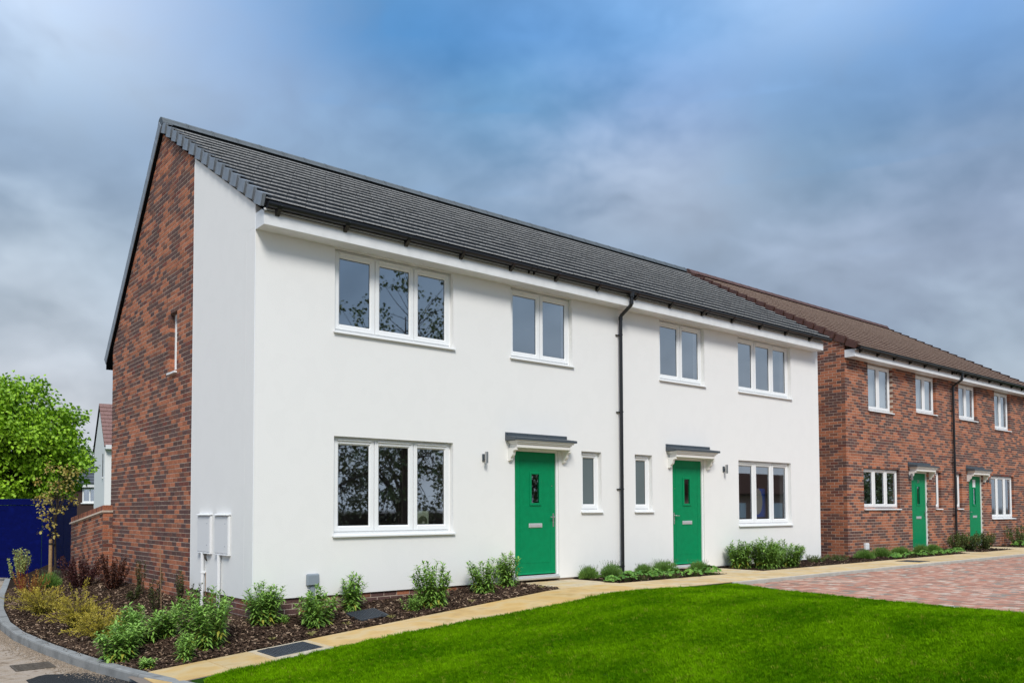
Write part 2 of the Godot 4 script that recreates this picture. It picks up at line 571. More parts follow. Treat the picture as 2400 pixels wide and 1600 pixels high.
	var so := structure("planting_bed", soil, M.soil)
	make_mulch(so, rng)
	# path: bedding sheet and slabs
	var pb := MB.new()
	for i in 60:
		var xa := lerpf(-1.85, 30.0, i / 60.0)
		var xb := lerpf(-1.85, 30.0, (i + 1) / 60.0)
		pb.quad(Vector3(xa, path_y(xa) - 0.012, 1.1), Vector3(xa, path_y(xa) - 0.012, path_out(xa) + 0.03), Vector3(xb, path_y(xb) - 0.012, path_out(xb) + 0.03), Vector3(xb, path_y(xb) - 0.012, 1.1))
	for r in [[4.6, 5.98], [9.05, 10.2], [20.35, 21.0], [23.6, 24.9]]:
		pb.quad(Vector3(r[0], -0.05, -0.1), Vector3(r[0], -0.05, 1.11), Vector3(r[1], -0.05, 1.11), Vector3(r[1], -0.05, -0.1))
	var path := structure("path", pb, M.sand)
	var x := -1.75
	var k := 0
	while x < 29.0:
		var len := rng.randf_range(0.58, 0.92)
		if x < -0.5 and x + len > -0.5:
			len = -0.5 - x
		if absf(x + 0.5) < 0.01:
			# frame of cut pieces round the cover
			for q in [[-0.5, 0.26, 1.1, 1.16], [-0.5, 0.26, 1.72, 1.88]]:
				add_slab(path, q[0], q[1], q[2], q[3], Color(0.50, 0.44, 0.35), rng)
			add_slab(path, 0.185, 0.26, 1.166, 1.714, Color(0.52, 0.46, 0.37), rng)
			add_slab(path, -0.5, -0.425, 1.166, 1.714, Color(0.50, 0.43, 0.33), rng)
			x = 0.266
			continue
		var pale := smoothstep(4.0, 7.5, x)
		var base := Color(0.54, 0.395, 0.195).lerp(Color(0.585, 0.47, 0.31), clampf(pale + rng.randf_range(-0.1, 0.35), 0.0, 1.0))
		if x < -0.6:
			base = Color(0.50, 0.38, 0.21)
		add_slab(path, x, x + len - 0.006, 1.1, path_out(x + len * 0.5) , base * rng.randf_range(0.92, 1.06), rng)
		x += len
		k += 1
	for r in [[4.6, 5.98], [9.05, 10.2], [20.35, 21.0], [23.6, 24.9]]:
		var q := 0.0
		for zz in [[-0.06, 0.52], [0.526, 1.094]]:
			add_slab(path, r[0] + 0.003, r[1] - 0.003, zz[0], zz[1], Color(0.60, 0.50, 0.36) * rng.randf_range(0.95, 1.04), rng)
			q += 1.0
	# pale edging between the path and the paving
	var eb := MB.new()
	eb.quad(Vector3(7.5, -0.13, 2.17), Vector3(7.5, -0.13, 2.30), Vector3(30, -0.13, 2.30), Vector3(30, -0.13, 2.17))
	var edging := structure("edging", eb, M.sand)
	x = 7.62
	while x < 29.5:
		var s3 := MB.new()
		s3.cbox(Vector3(x, -0.2, 2.178), Vector3(x + 0.911, -0.045, 2.235), 0.005)
		obj(edging, "edging_stone", s3, M.edging)
		x += 0.915
	make_paving(rng)
	make_lawn(rng)
	make_covers()

func add_slab(path: Node, x0: float, x1: float, z0: float, z1: float, col: Color, _rng: RandomNumberGenerator) -> void:
	if x1 - x0 < 0.02:
		return
	var s := MB.new()
	col.a = 1.0
	s.cbox(Vector3(x0, -0.05, z0), Vector3(x1, 0.0, z1), 0.006, col)
	s.warp(func(p): return Vector3(p.x, p.y + path_y(p.x), p.z))
	obj(path, "paving_slab", s, M.slab)

func make_mulch(parent: Node, rng: RandomNumberGenerator) -> void:
	var b := MB.new()
	# an irregular splinter of bark
	var up := [Vector3(-0.030, 0.006, -0.004), Vector3(-0.012, 0.008, -0.010), Vector3(0.020, 0.007, -0.008), Vector3(0.033, 0.004, 0.001), Vector3(0.012, 0.009, 0.010), Vector3(-0.020, 0.006, 0.009)]
	for i in 6:
		var j := (i + 1) % 6
		b.facet(up[i], up[j], Vector3(0.0, 0.010, 0.0), Vector3.ZERO)
		b.face(up[i], up[j], up[j] * Vector3(0.9, 0, 0.9) + Vector3(0, -0.004, 0), up[i] * Vector3(0.9, 0, 0.9) + Vector3(0, -0.004, 0), Vector3.ZERO)
	var spots := []
	while spots.size() < 38000:
		var z := rng.randf_range(-10.0, 1.09)
		if rng.randf() < 0.45:
			z = rng.randf_range(-1.5, 1.09)
		var x := rng.randf_range(-2.2, 4.6) if z > 0.0 else rng.randf_range(-2.2, 0.0)
		if x < kerb_x(z) + 0.015 or (x > 1.16 and x < 1.62 and z > 0.42 and z < 0.84):
			continue
		spots.append([x, z, 1.0])
	for i in 5200:
		var x := rng.randf_range(6.0, 28.0)
		if (x > 9.04 and x < 10.22) or (x > 20.34 and x < 21.02) or (x > 23.58 and x < 24.92):
			continue
		spots.append([x, rng.randf_range(0.0, 1.06), 0.8])
	# a few strays on the kerb and the path
	for i in 60:
		var z := rng.randf_range(-3.0, 1.0)
		spots.append([kerb_x(z) - rng.randf() * 0.1, z, 0.5])
	var mm := MultiMesh.new()
	mm.transform_format = MultiMesh.TRANSFORM_3D
	mm.use_colors = true
	mm.mesh = bake([[b, M.chip]])
	mm.instance_count = spots.size()
	for i in spots.size():
		var e = spots[i]
		var s := rng.randf_range(0.35, 1.0) * float(e[2])
		var bs := Basis.from_euler(Vector3(rng.randfn(0.0, 0.35), rng.randf() * TAU, rng.randfn(0.0, 0.35))).scaled(Vector3(s, s, s))
		mm.set_instance_transform(i, Transform3D(bs, Vector3(e[0], bed_y(e[0], e[1]) + rng.randf_range(-0.008, 0.016), e[1])))
		var t := rng.randf()
		var c := Color(0.030, 0.018, 0.012).lerp(Color(0.095, 0.058, 0.038), t)
		if rng.randf() < 0.15:
			c = Color(0.20, 0.125, 0.08).lerp(Color(0.44, 0.32, 0.22), rng.randf())
		mm.set_instance_color(i, c)
	var o := MultiMeshInstance3D.new()
	o.name = "bark_mulch"
	o.multimesh = mm
	o.set_meta("kind", "stuff")
	parent.add_child(o, true)

func make_paving(rng: RandomNumberGenerator) -> void:
	var sb := MB.new()
	sb.quad(Vector3(5.6, -0.125, 2.26), Vector3(5.6, -0.125, 30), Vector3(40, -0.125, 30), Vector3(40, -0.125, 2.26))
	var pav := structure("block_paving", sb, M.sand)
	var tones := [Color(0.45, 0.225, 0.160), Color(0.50, 0.285, 0.215), Color(0.37, 0.195, 0.145), Color(0.52, 0.36, 0.285), Color(0.31, 0.205, 0.16), Color(0.28, 0.25, 0.215), Color(0.56, 0.45, 0.37)]
	var meshes := []
	for t in tones:
		for o in 2:
			var b := MB.new()
			paver(b, Vector3.ZERO, o, t)
			meshes.append(bake([[b, M.paver]]))
	var spots := []
	var u := 0.1
	for i in range(-2, 190):
		for j in 62:
			var r := posmod(i - j, 4)
			if r != 0 and r != 3:
				continue
			var c := Vector3(6.6 + u * (i + (1.0 if r == 0 else 0.5)), -0.1, 2.27 + u * (j + (0.5 if r == 0 else 1.0)))
			if c.x < lawn_right(c.z) - 0.15 or c.x > 26.0 or c.z > 8.4:
				continue
			# keep what the photograph's field of view takes in, and a margin
			if (c.x - 6.0) * 0.14 + 8.6 < c.z - (c.x - 6.0) * 0.30:
				continue
			var w := rng.randf()
			var k := 0 if w < 0.24 else 1 if w < 0.46 else 2 if w < 0.62 else 3 if w < 0.76 else 4 if w < 0.88 else 5 if w < 0.95 else 6
			spots.append([c.distance_squared_to(Vector3(-4.45, 0, 10.8)), c, 0 if r == 0 else 1, k])
	spots.sort_custom(func(a, b): return a[0] < b[0])
	var rest := MB.new()
	for i in spots.size():
		var e = spots[i]
		var at: Vector3 = e[1] + Vector3(0, rng.randf_range(-0.003, 0.003), 0)
		if i < 300:
			put_mesh(pav, "paving_block", meshes[e[3] * 2 + e[2]], at)
		else:
			paver(rest, at, e[2], tones[e[3]] * rng.randf_range(0.9, 1.1))
	var ro := obj(pav, "paving_blocks", rest, M.paver)
	ro.set_meta("kind", "stuff")

func paver(b: MB, at: Vector3, o: int, col: Color) -> void:
	col.a = 1.0
	var hx := 0.0965 if o == 0 else 0.0465
	var hz := 0.0465 if o == 0 else 0.0965
	var q := 0.005
	var lo := []
	var hi := []
	for e in [[-1, -1], [-1, 1], [1, 1], [1, -1]]:
		lo.append(at + Vector3(e[0] * hx, -0.02, e[1] * hz))
		hi.append(at + Vector3(e[0] * (hx - q), 0.0, e[1] * (hz - q)))
	b.quad(hi[0], hi[1], hi[2], hi[3], col)
	for i in 4:
		var j := (i + 1) % 4
		var ma: Vector3 = lo[i] + Vector3(0, 0.016, 0)
		var mb: Vector3 = lo[j] + Vector3(0, 0.016, 0)
		b.quad(hi[i], ma, mb, hi[j], col)
		b.quad(ma, lo[i], lo[j], mb, col)

func make_lawn(rng: RandomNumberGenerator) -> void:
	var b := MB.new()
	var zs := [1.88, 2.0, 2.2]
	zs.append_array(span(2.4, 14.0, 0.3))
	for j in zs.size() - 1:
		for i in 40:
			var p := []
			for e in [[0, 0], [1, 0], [1, 1], [0, 1]]:
				var z: float = zs[j + e[1]]
				var x0 := maxf(kerb_x(z) + 0.0, -1.45)
				var x := lerpf(x0, lawn_right(z), float(i + e[0]) / 40)
				z = maxf(z, path_out(x) + 0.005)
				p.append(Vector3(x, lawn_y(x, z) - 0.015, z))
			b.quad(p[0], p[3], p[2], p[1])
	structure("lawn", b, M.turf)
	var tuft := MB.new()
	var trng := RandomNumberGenerator.new()
	trng.seed = 31
	for i in 16:
		var f := trng.randf() * TAU
		var o := Vector3(cos(f), 0, sin(f)) * trng.randf() * 0.022
		var lean := Vector3(cos(f + trng.randfn(0, 0.8)), 0, sin(f + trng.randfn(0, 0.8))) * trng.randf_range(0.004, 0.028)
		var h := trng.randf_range(0.022, 0.044)
		var w := Vector3(-sin(f + 1.0), 0, cos(f + 1.0)) * 0.0021
		var m := o + lean * 0.35 + Vector3(0, h * 0.6, 0)
		var t := trng.randf_range(0.75, 1.2)
		var c := Color(t, t, t * 0.9)
		tuft.quad(o - w, o + w, m + w * 0.8, m - w * 0.8, c)
		tuft.tri(m - w * 0.8, m + w * 0.8, o + lean + Vector3(0, h, 0), c)
	var nz := FastNoiseLite.new()
	nz.seed = 8
	nz.frequency = 0.55
	nz.fractal_octaves = 3
	var spots := PackedVector3Array()
	var tries := 0
	while spots.size() < 92000 and tries < 400000:
		tries += 1
		var z := 1.9 + 7.6 * pow(rng.randf(), 1.0)
		var x := rng.randf_range(-1.5, 7.8)
		if x > lawn_right(z) - 0.02 or z < path_out(x) - 0.004 + 0.02 * rng.randf() or x < kerb_x(z) + 0.02:
			continue
		# rounded corner by the kerb
		if x < -1.05 and z < 2.3 and Vector2(x, z).distance_to(Vector2(-1.05, 2.3)) > 0.36:
			continue
		spots.append(Vector3(x, lawn_y(x, z) - 0.014, z))
	var mm := MultiMesh.new()
	mm.transform_format = MultiMesh.TRANSFORM_3D
	mm.use_colors = true
	mm.mesh = bake([[tuft, M.grass]])
	mm.instance_count = spots.size()
	for i in spots.size():
		var p := spots[i]
		var q := nz.get_noise_2d(p.x * 1.0, p.z * 1.6)
		var s := rng.randf_range(0.75, 1.2) * (1.0 + 0.25 * q) * (1.45 if rng.randf() < 0.04 else 1.0)
		mm.set_instance_transform(i, Transform3D(Basis.from_euler(Vector3(0, rng.randf() * TAU, 0)).scaled(Vector3(s, s, s)), p))
		var c := Color(0.060, 0.185, 0.001).lerp(Color(0.185, 0.385, 0.003), clampf(0.48 + q * 0.8 + rng.randfn(0.0, 0.22), 0.0, 1.0))
		if rng.randf() < 0.03:
			c = Color(0.26, 0.33, 0.03)
		mm.set_instance_color(i, c)
	var o2 := MultiMeshInstance3D.new()
	o2.name = "grass"
	o2.multimesh = mm
	o2.set_meta("kind", "stuff")
	o2.set_meta("label", "short dense green mown grass of the front lawn")
	o2.set_meta("category", "grass")
	add_child(o2)

func cover(called: String, label: String, x0: float, x1: float, z0: float, z1: float, fy: Callable, bars: int) -> void:
	var t := thing(called, label, "cover", Vector3((x0 + x1) * 0.5, fy.call((x0 + x1) * 0.5, (z0 + z1) * 0.5), (z0 + z1) * 0.5), "access covers")
	var off := t.position
	var f := MB.new()
	f.cbox(Vector3(x0, -0.03, z0), Vector3(x1, -0.004, z1), 0.003)
	f.warp(func(p): return Vector3(p.x, p.y + fy.call(p.x, p.z), p.z) - off)
	obj(t, "plate", f, M.iron)
	var tread := MB.new()
	var nx := int((x1 - x0 - 0.03) / 0.036)
	var nz := int((z1 - z0 - 0.03) / 0.036)
	for i in nx:
		for j in nz:
			var cx := x0 + 0.018 + (i + 0.5) * (x1 - x0 - 0.036) / nx
			var cz := z0 + 0.018 + (j + 0.5) * (z1 - z0 - 0.036) / nz
			var w := 0.014 if (i + j) % 2 == 0 else 0.006
			var d := 0.006 if (i + j) % 2 == 0 else 0.014
			tread.cbox(Vector3(cx - w, -0.004, cz - d), Vector3(cx + w, 0.002, cz + d), 0.002)
	tread.warp(func(p): return Vector3(p.x, p.y + fy.call(p.x, p.z), p.z) - off)
	obj(t, "tread", tread, M.iron)
	for e in [[0.2, 0.06], [0.8, 0.94]]:
		var k := MB.new()
		var kx := lerpf(x0, x1, e[0])
		var kz := lerpf(z0, z1, e[1])
		k.cbox(Vector3(kx - 0.02, -0.004, kz - 0.008), Vector3(kx + 0.02, 0.004, kz + 0.008), 0.002)
		k.warp(func(p): return Vector3(p.x, p.y + fy.call(p.x, p.z), p.z) - off)
		obj(t, "keyhole", k, M.rubber)
	if bars > 0:
		pass

func make_covers() -> void:
	cover("access_cover", "dark square iron access cover set in the sandstone path beside the lawn", -0.415, 0.176, 1.166, 1.714, func(x, _z): return path_y(x) + 0.006, 0)
	cover("access_cover", "dark access cover lying in the bark mulch in front of the ground floor window", 1.17, 1.61, 0.43, 0.83, func(x, z): return bed_y(x, z) + 0.03, 0)
	cover("access_cover", "dark access cover in the path in front of the brick houses", 15.1, 15.75, 1.4, 2.0, func(x, _z): return path_y(x) + 0.004, 0)
	# gully grate in the road
	var t := thing("gully_grate", "iron gully grate with slots in the dusty road beside the kerb", "grate", Vector3(-2.46, kerb_y(-0.6) - 0.108, -0.62))
	var f := MB.new()
	for e in [[-0.21, -0.18, -0.22, 0.22], [0.18, 0.21, -0.22, 0.22], [-0.18, 0.18, -0.22, -0.19], [-0.18, 0.18, 0.19, 0.22]]:
		f.cbox(Vector3(e[0], -0.05, e[2]), Vector3(e[1], 0.006, e[3]), 0.003)
	obj(t, "frame", f, M.dusty)
	var pit := MB.new()
	pit.box(Vector3(0, -0.003, 0), Vector3(0.36, 0.006, 0.38))
	obj(t, "pit", pit, M.dark)
	for i in 8:
		var bmesh := MB.new()
		var zz := -0.165 + i * 0.047
		bmesh.cbox(Vector3(-0.18, 0.001, zz - 0.011), Vector3(0.18, 0.007, zz + 0.011), 0.002)
		obj(t, "bar", bmesh, M.dusty)

# ---------------------------------------------------------------- building pieces
const EYE := Vector3(-4.45, 1.2, 10.8)
const BRICK_TONES := [Color(0.50, 0.19, 0.105), Color(0.40, 0.155, 0.09), Color(0.285, 0.122, 0.080), Color(0.195, 0.098, 0.076), Color(0.150, 0.086, 0.075), Color(0.215, 0.080, 0.060)]
var tone_noise: FastNoiseLite

# wall in the x-y plane facing +z, with openings [x0, x1, y0, y1]
func holed_wall(b: MB, x0: float, x1: float, y0: float, y1: float, zo: float, zi: float, holes: Array, margin := 0.0) -> void:
	var xs := [x0, x1]
	var ys := [y0, y1]
	for h in holes:
		for v in [h[0] - margin, h[1] + margin]:
			if not xs.has(v):
				xs.append(v)
		for v in [h[2] - margin, h[3] + margin]:
			if v > y0 and v < y1 and not ys.has(v):
				ys.append(v)
	xs.sort()
	ys.sort()
	for i in xs.size() - 1:
		for j in ys.size() - 1:
			var cx: float = (xs[i] + xs[i + 1]) * 0.5
			var cy: float = (ys[j] + ys[j + 1]) * 0.5
			var open := false
			for h in holes:
				if cx > h[0] - margin and cx < h[1] + margin and cy > h[2] - margin and cy < h[3] + margin:
					open = true
			if open:
				continue
			b.quad(Vector3(xs[i], ys[j], zo), Vector3(xs[i + 1], ys[j], zo), Vector3(xs[i + 1], ys[j + 1], zo), Vector3(xs[i], ys[j + 1], zo))
			b.quad(Vector3(xs[i + 1], ys[j], zi), Vector3(xs[i], ys[j], zi), Vector3(xs[i], ys[j + 1], zi), Vector3(xs[i + 1], ys[j + 1], zi))
	for h in holes:
		var a := Vector3(h[0] - margin, maxf(h[2] - margin, y0), 0)
		var c := Vector3(h[1] + margin, minf(h[3] + margin, y1), 0)
		var o := Vector3(0, 0, zo)
		var n := Vector3(0, 0, zi)
		var q := [a, Vector3(c.x, a.y, 0), c, Vector3(a.x, c.y, 0)]
		for i in 4:
			var p: Vector3 = q[i]
			var r: Vector3 = q[(i + 1) % 4]
			b.quad(p + o, r + o, r + n, p + n)
	b.box(Vector3(x0 + 0.0005, (y0 + y1) * 0.5, (zo + zi) * 0.5), Vector3(0.001, y1 - y0, absf(zo - zi) - 0.002))
	b.box(Vector3(x1 - 0.0005, (y0 + y1) * 0.5, (zo + zi) * 0.5), Vector3(0.001, y1 - y0, absf(zo - zi) - 0.002))

func brick_mesh(b: MB, t: Transform3D, w: float, hl: float, hr: float, d: float, col: Color, front := 0.0) -> void:
	# w wide, hl / hr tall at its left and right ends, lower left corner of the face at the origin, d deep
	var e := 0.0025
	var f0 := [Vector3(e, e, front), Vector3(w - e, e, front), Vector3(w - e, hr - e, front), Vector3(e, hl - e, front)]
	var f1 := [Vector3(0, 0, front - e), Vector3(w, 0, front - e), Vector3(w, hr, front - e), Vector3(0, hl, front - e)]
	for i in 4:
		f0[i] = t * f0[i]
		f1[i] = t * f1[i]
	b.quad(f0[0], f0[1], f0[2], f0[3], col)
	var back := t.basis.z * (front - e - -d)
	for i in 4:
		var j := (i + 1) % 4
		b.quad(f1[i], f1[j], f0[j], f0[i], col)
		b.quad(f1[i] - back, f1[j] - back, f1[j], f1[i], col)

# lays stretcher courses on a wall plane (t: origin, x along, y up, z out); collects [t, w, hl, hr, tone, distance, part]
func lay(list: Array, part: Node, t: Transform3D, u0: float, u1: float, v0: float, v1: float, holes: Array, top: Callable, rng: RandomNumberGenerator, off := 0.0, orange := 0.0, pitch := 0.075) -> void:
	var rows := int(ceil((v1 - v0) / pitch))
	for r in rows:
		var y0 := v0 + r * pitch
		var hgt := minf(pitch - 0.010, v1 - y0)
		if hgt < 0.02:
			continue
		var cuts := [[u0, u1]]
		for h in holes:
			if y0 + pitch * 0.5 > h[2] and y0 + pitch * 0.5 < h[3]:
				var nx := []
				for c in cuts:
					if h[0] > c[0] and h[1] < c[1]:
						nx.append([c[0], h[0]]); nx.append([h[1], c[1]])
					else:
						nx.append(c)
				cuts = nx
		for c in cuts:
			var first := floori((c[0] - off) / 0.225 - (0.5 if r % 2 else 0.0))
			var k := first
			while true:
				var a: float = off + (k + (0.5 if r % 2 else 0.0)) * 0.225
				k += 1
				if a >= c[1] - 0.012:
					break
				var b := a + 0.215
				var x0 := maxf(a, c[0])
				var x1: float = minf(b, c[1])
				if c[1] - x1 < 0.03:
					x1 = c[1]
				if x1 - x0 < 0.025:
					continue
				var hl := minf(hgt, top.call(x0) - y0)
				var hr := minf(hgt, top.call(x1) - y0)
				if hl < 0.012 or hr < 0.012:
					if maxf(hl, hr) < 0.03:
						continue
					hl = maxf(hl, 0.012)
					hr = maxf(hr, 0.012)
				var q := tone_noise.get_noise_2d((a + t.origin.x * 3.1 + t.origin.z * 1.7) * 1.0, y0 * 1.3) * 0.85 + rng.randfn(0.0, 0.36) + orange - 0.06
				var tone := 0
				if q > 0.18:
					tone = 0
				elif q > 0.03:
					tone = 1
				elif q > -0.10:
					tone = 2
				elif q > -0.30:
					tone = 3
				else:
					tone = 4
				if tone >= 2 and rng.randf() < 0.14:
					tone = 5
				var tt := Transform3D(t.basis, t * Vector3(x0, y0, rng.randf_range(-0.0015, 0.0015)))
				list.append([tt, x1 - x0, hl, hr, tone, (tt.origin).distance_squared_to(EYE), part])

func emit_bricks(house: Node3D, list: Array, most: int, depth: float, shade := 1.0) -> void:
	var rng := RandomNumberGenerator.new()
	rng.seed = 101
	list.sort_custom(func(a, b): return a[5] < b[5])
	var whole := []
	for i in 6:
		var b := MB.new()
		var col: Color = BRICK_TONES[i] * shade
		col.a = 1.0
		brick_mesh(b, Transform3D.IDENTITY, 0.215, 0.065, 0.065, depth, col)
		whole.append(bake([[b, M.brick]]))
	var rest := MB.new()
	var made := 0
	for e in list:
		if made < most and absf(e[1] - 0.215) < 0.001 and absf(e[2] - 0.065) < 0.001 and absf(e[3] - 0.065) < 0.001:
			var o := put_mesh(e[6], "brick", whole[e[4]])
			o.transform = e[0]
			made += 1
		else:
			var s := rng.randf_range(0.88, 1.12) * shade
			var c: Color = BRICK_TONES[e[4]] * s
			c.a = 1.0
			brick_mesh(rest, e[0], e[1], e[2], e[3], depth, c)
	if not rest.v.is_empty():
		var ro := obj(house, "brickwork", rest, M.brick)
		ro.set_meta("kind", "stuff")

func window(h: Node3D, x0: float, x1: float, y0: float, y1: float, bays: int, zf: float, pane: Material, vent := true, drop := 0.0) -> Node3D:
	var fz := zf - 0.085
	var f := MB.new()
	var fw := 0.045
	f.cbox(Vector3(x0, y0, fz - 0.07), Vector3(x0 + fw, y1, fz), 0.004)
	f.cbox(Vector3(x1 - fw, y0, fz - 0.07), Vector3(x1, y1, fz), 0.004)
	f.cbox(Vector3(x0 + fw, y1 - fw, fz - 0.069), Vector3(x1 - fw, y1, fz - 0.001), 0.004)
	f.cbox(Vector3(x0 + fw, y0, fz - 0.069), Vector3(x1 - fw, y0 + 0.062, fz - 0.001), 0.004)
	var cuts := []
	for i in bays + 1:
		cuts.append(lerpf(x0 + 0.012, x1 - 0.012, float(i) / bays))
	for i in range(1, bays):
		f.cbox(Vector3(cuts[i] - 0.022, y0 + 0.062, fz - 0.068), Vector3(cuts[i] + 0.022, y1 - fw, fz - 0.006), 0.003)
	var w := obj(h, "window", f, M.upvc)
	var sw := 0.066
	for i in bays:
		var a: float = cuts[i] + (0.024 if i == 0 else 0.005)
		var c: float = cuts[i + 1] - (0.024 if i == bays - 1 else 0.005)
		var lo := y0 + 0.048
		var hi := y1 - 0.034
		var s := MB.new()
		var sz := fz + 0.016
		for q in [[a, a + sw, lo, hi], [c - sw, c, lo, hi]]:
			s.cbox(Vector3(q[0], q[2], fz - 0.004), Vector3(q[1], q[3], sz), 0.005)
		for q in [[lo, lo + sw], [hi - sw, hi]]:
			s.cbox(Vector3(a + sw, q[0], fz - 0.004), Vector3(c - sw, q[1], sz - 0.0006), 0.005)
		# sloping glazing bead round the pane
		var bi := 0.016
		var ga := [Vector3(a + sw, lo + sw, sz - 0.004), Vector3(c - sw, lo + sw, sz - 0.004), Vector3(c - sw, hi - sw, sz - 0.004), Vector3(a + sw, hi - sw, sz - 0.004)]
		var gb := [Vector3(a + sw + bi, lo + sw + bi, fz - 0.006), Vector3(c - sw - bi, lo + sw + bi, fz - 0.006), Vector3(c - sw - bi, hi - sw - bi, fz - 0.006), Vector3(a + sw + bi, hi - sw - bi, fz - 0.006)]
		var gk := MB.new()
		for k in 4:
			var j := (k + 1) % 4
			s.quad(ga[k], ga[j], gb[j], gb[k])
			var ins: Vector3 = Vector3(0.006 if k in [0, 3] else -0.006, 0.006 if k < 2 else -0.006, -0.008)
			var inj: Vector3 = Vector3(0.006 if j in [0, 3] else -0.006, 0.006 if j < 2 else -0.006, -0.008)
			gk.quad(gb[k], gb[j], gb[j] + inj, gb[k] + ins)
		put_mesh(w, "casement", bake([[s, M.upvc], [gk, M.rubber]]))
		var p := MB.new()
		p.quad(gb[0] + Vector3(-0.01, -0.01, -0.009), gb[1] + Vector3(0.01, -0.01, -0.009), gb[2] + Vector3(0.01, 0.01, -0.009), gb[3] + Vector3(-0.01, 0.01, -0.009))
		obj(w, "pane", p, pane)
		if vent:
			var v := MB.new()
			var m := 0.05 if c - a > 0.42 else 0.10
			v.cbox(Vector3(a + m, hi - 0.026, sz - 0.0005), Vector3(c - m, hi - 0.003, sz + 0.022), 0.006)
			obj(w, "trickle_vent", v, M.upvc)
	var sl := MB.new()
	var e := 0.022
	var sy := y0 - drop
	sl.prism([Vector2(fz + 0.012, sy + 0.010), Vector2(zf + 0.040, sy - 0.004), Vector2(zf + 0.043, sy - 0.010), Vector2(zf + 0.043, sy - 0.030), Vector2(zf + 0.028, sy - 0.030), Vector2(zf + 0.028, sy - 0.020), Vector2(zf + 0.002, sy - 0.020), Vector2(fz + 0.012, sy - 0.012)], Vector3(x0 - e, 0, 0), Vector3(0, 0, 1), Vector3(0, 1, 0), Vector3(x1 - x0 + 2 * e, 0, 0))
	obj(w, "sill", sl, M.upvc)
	return w

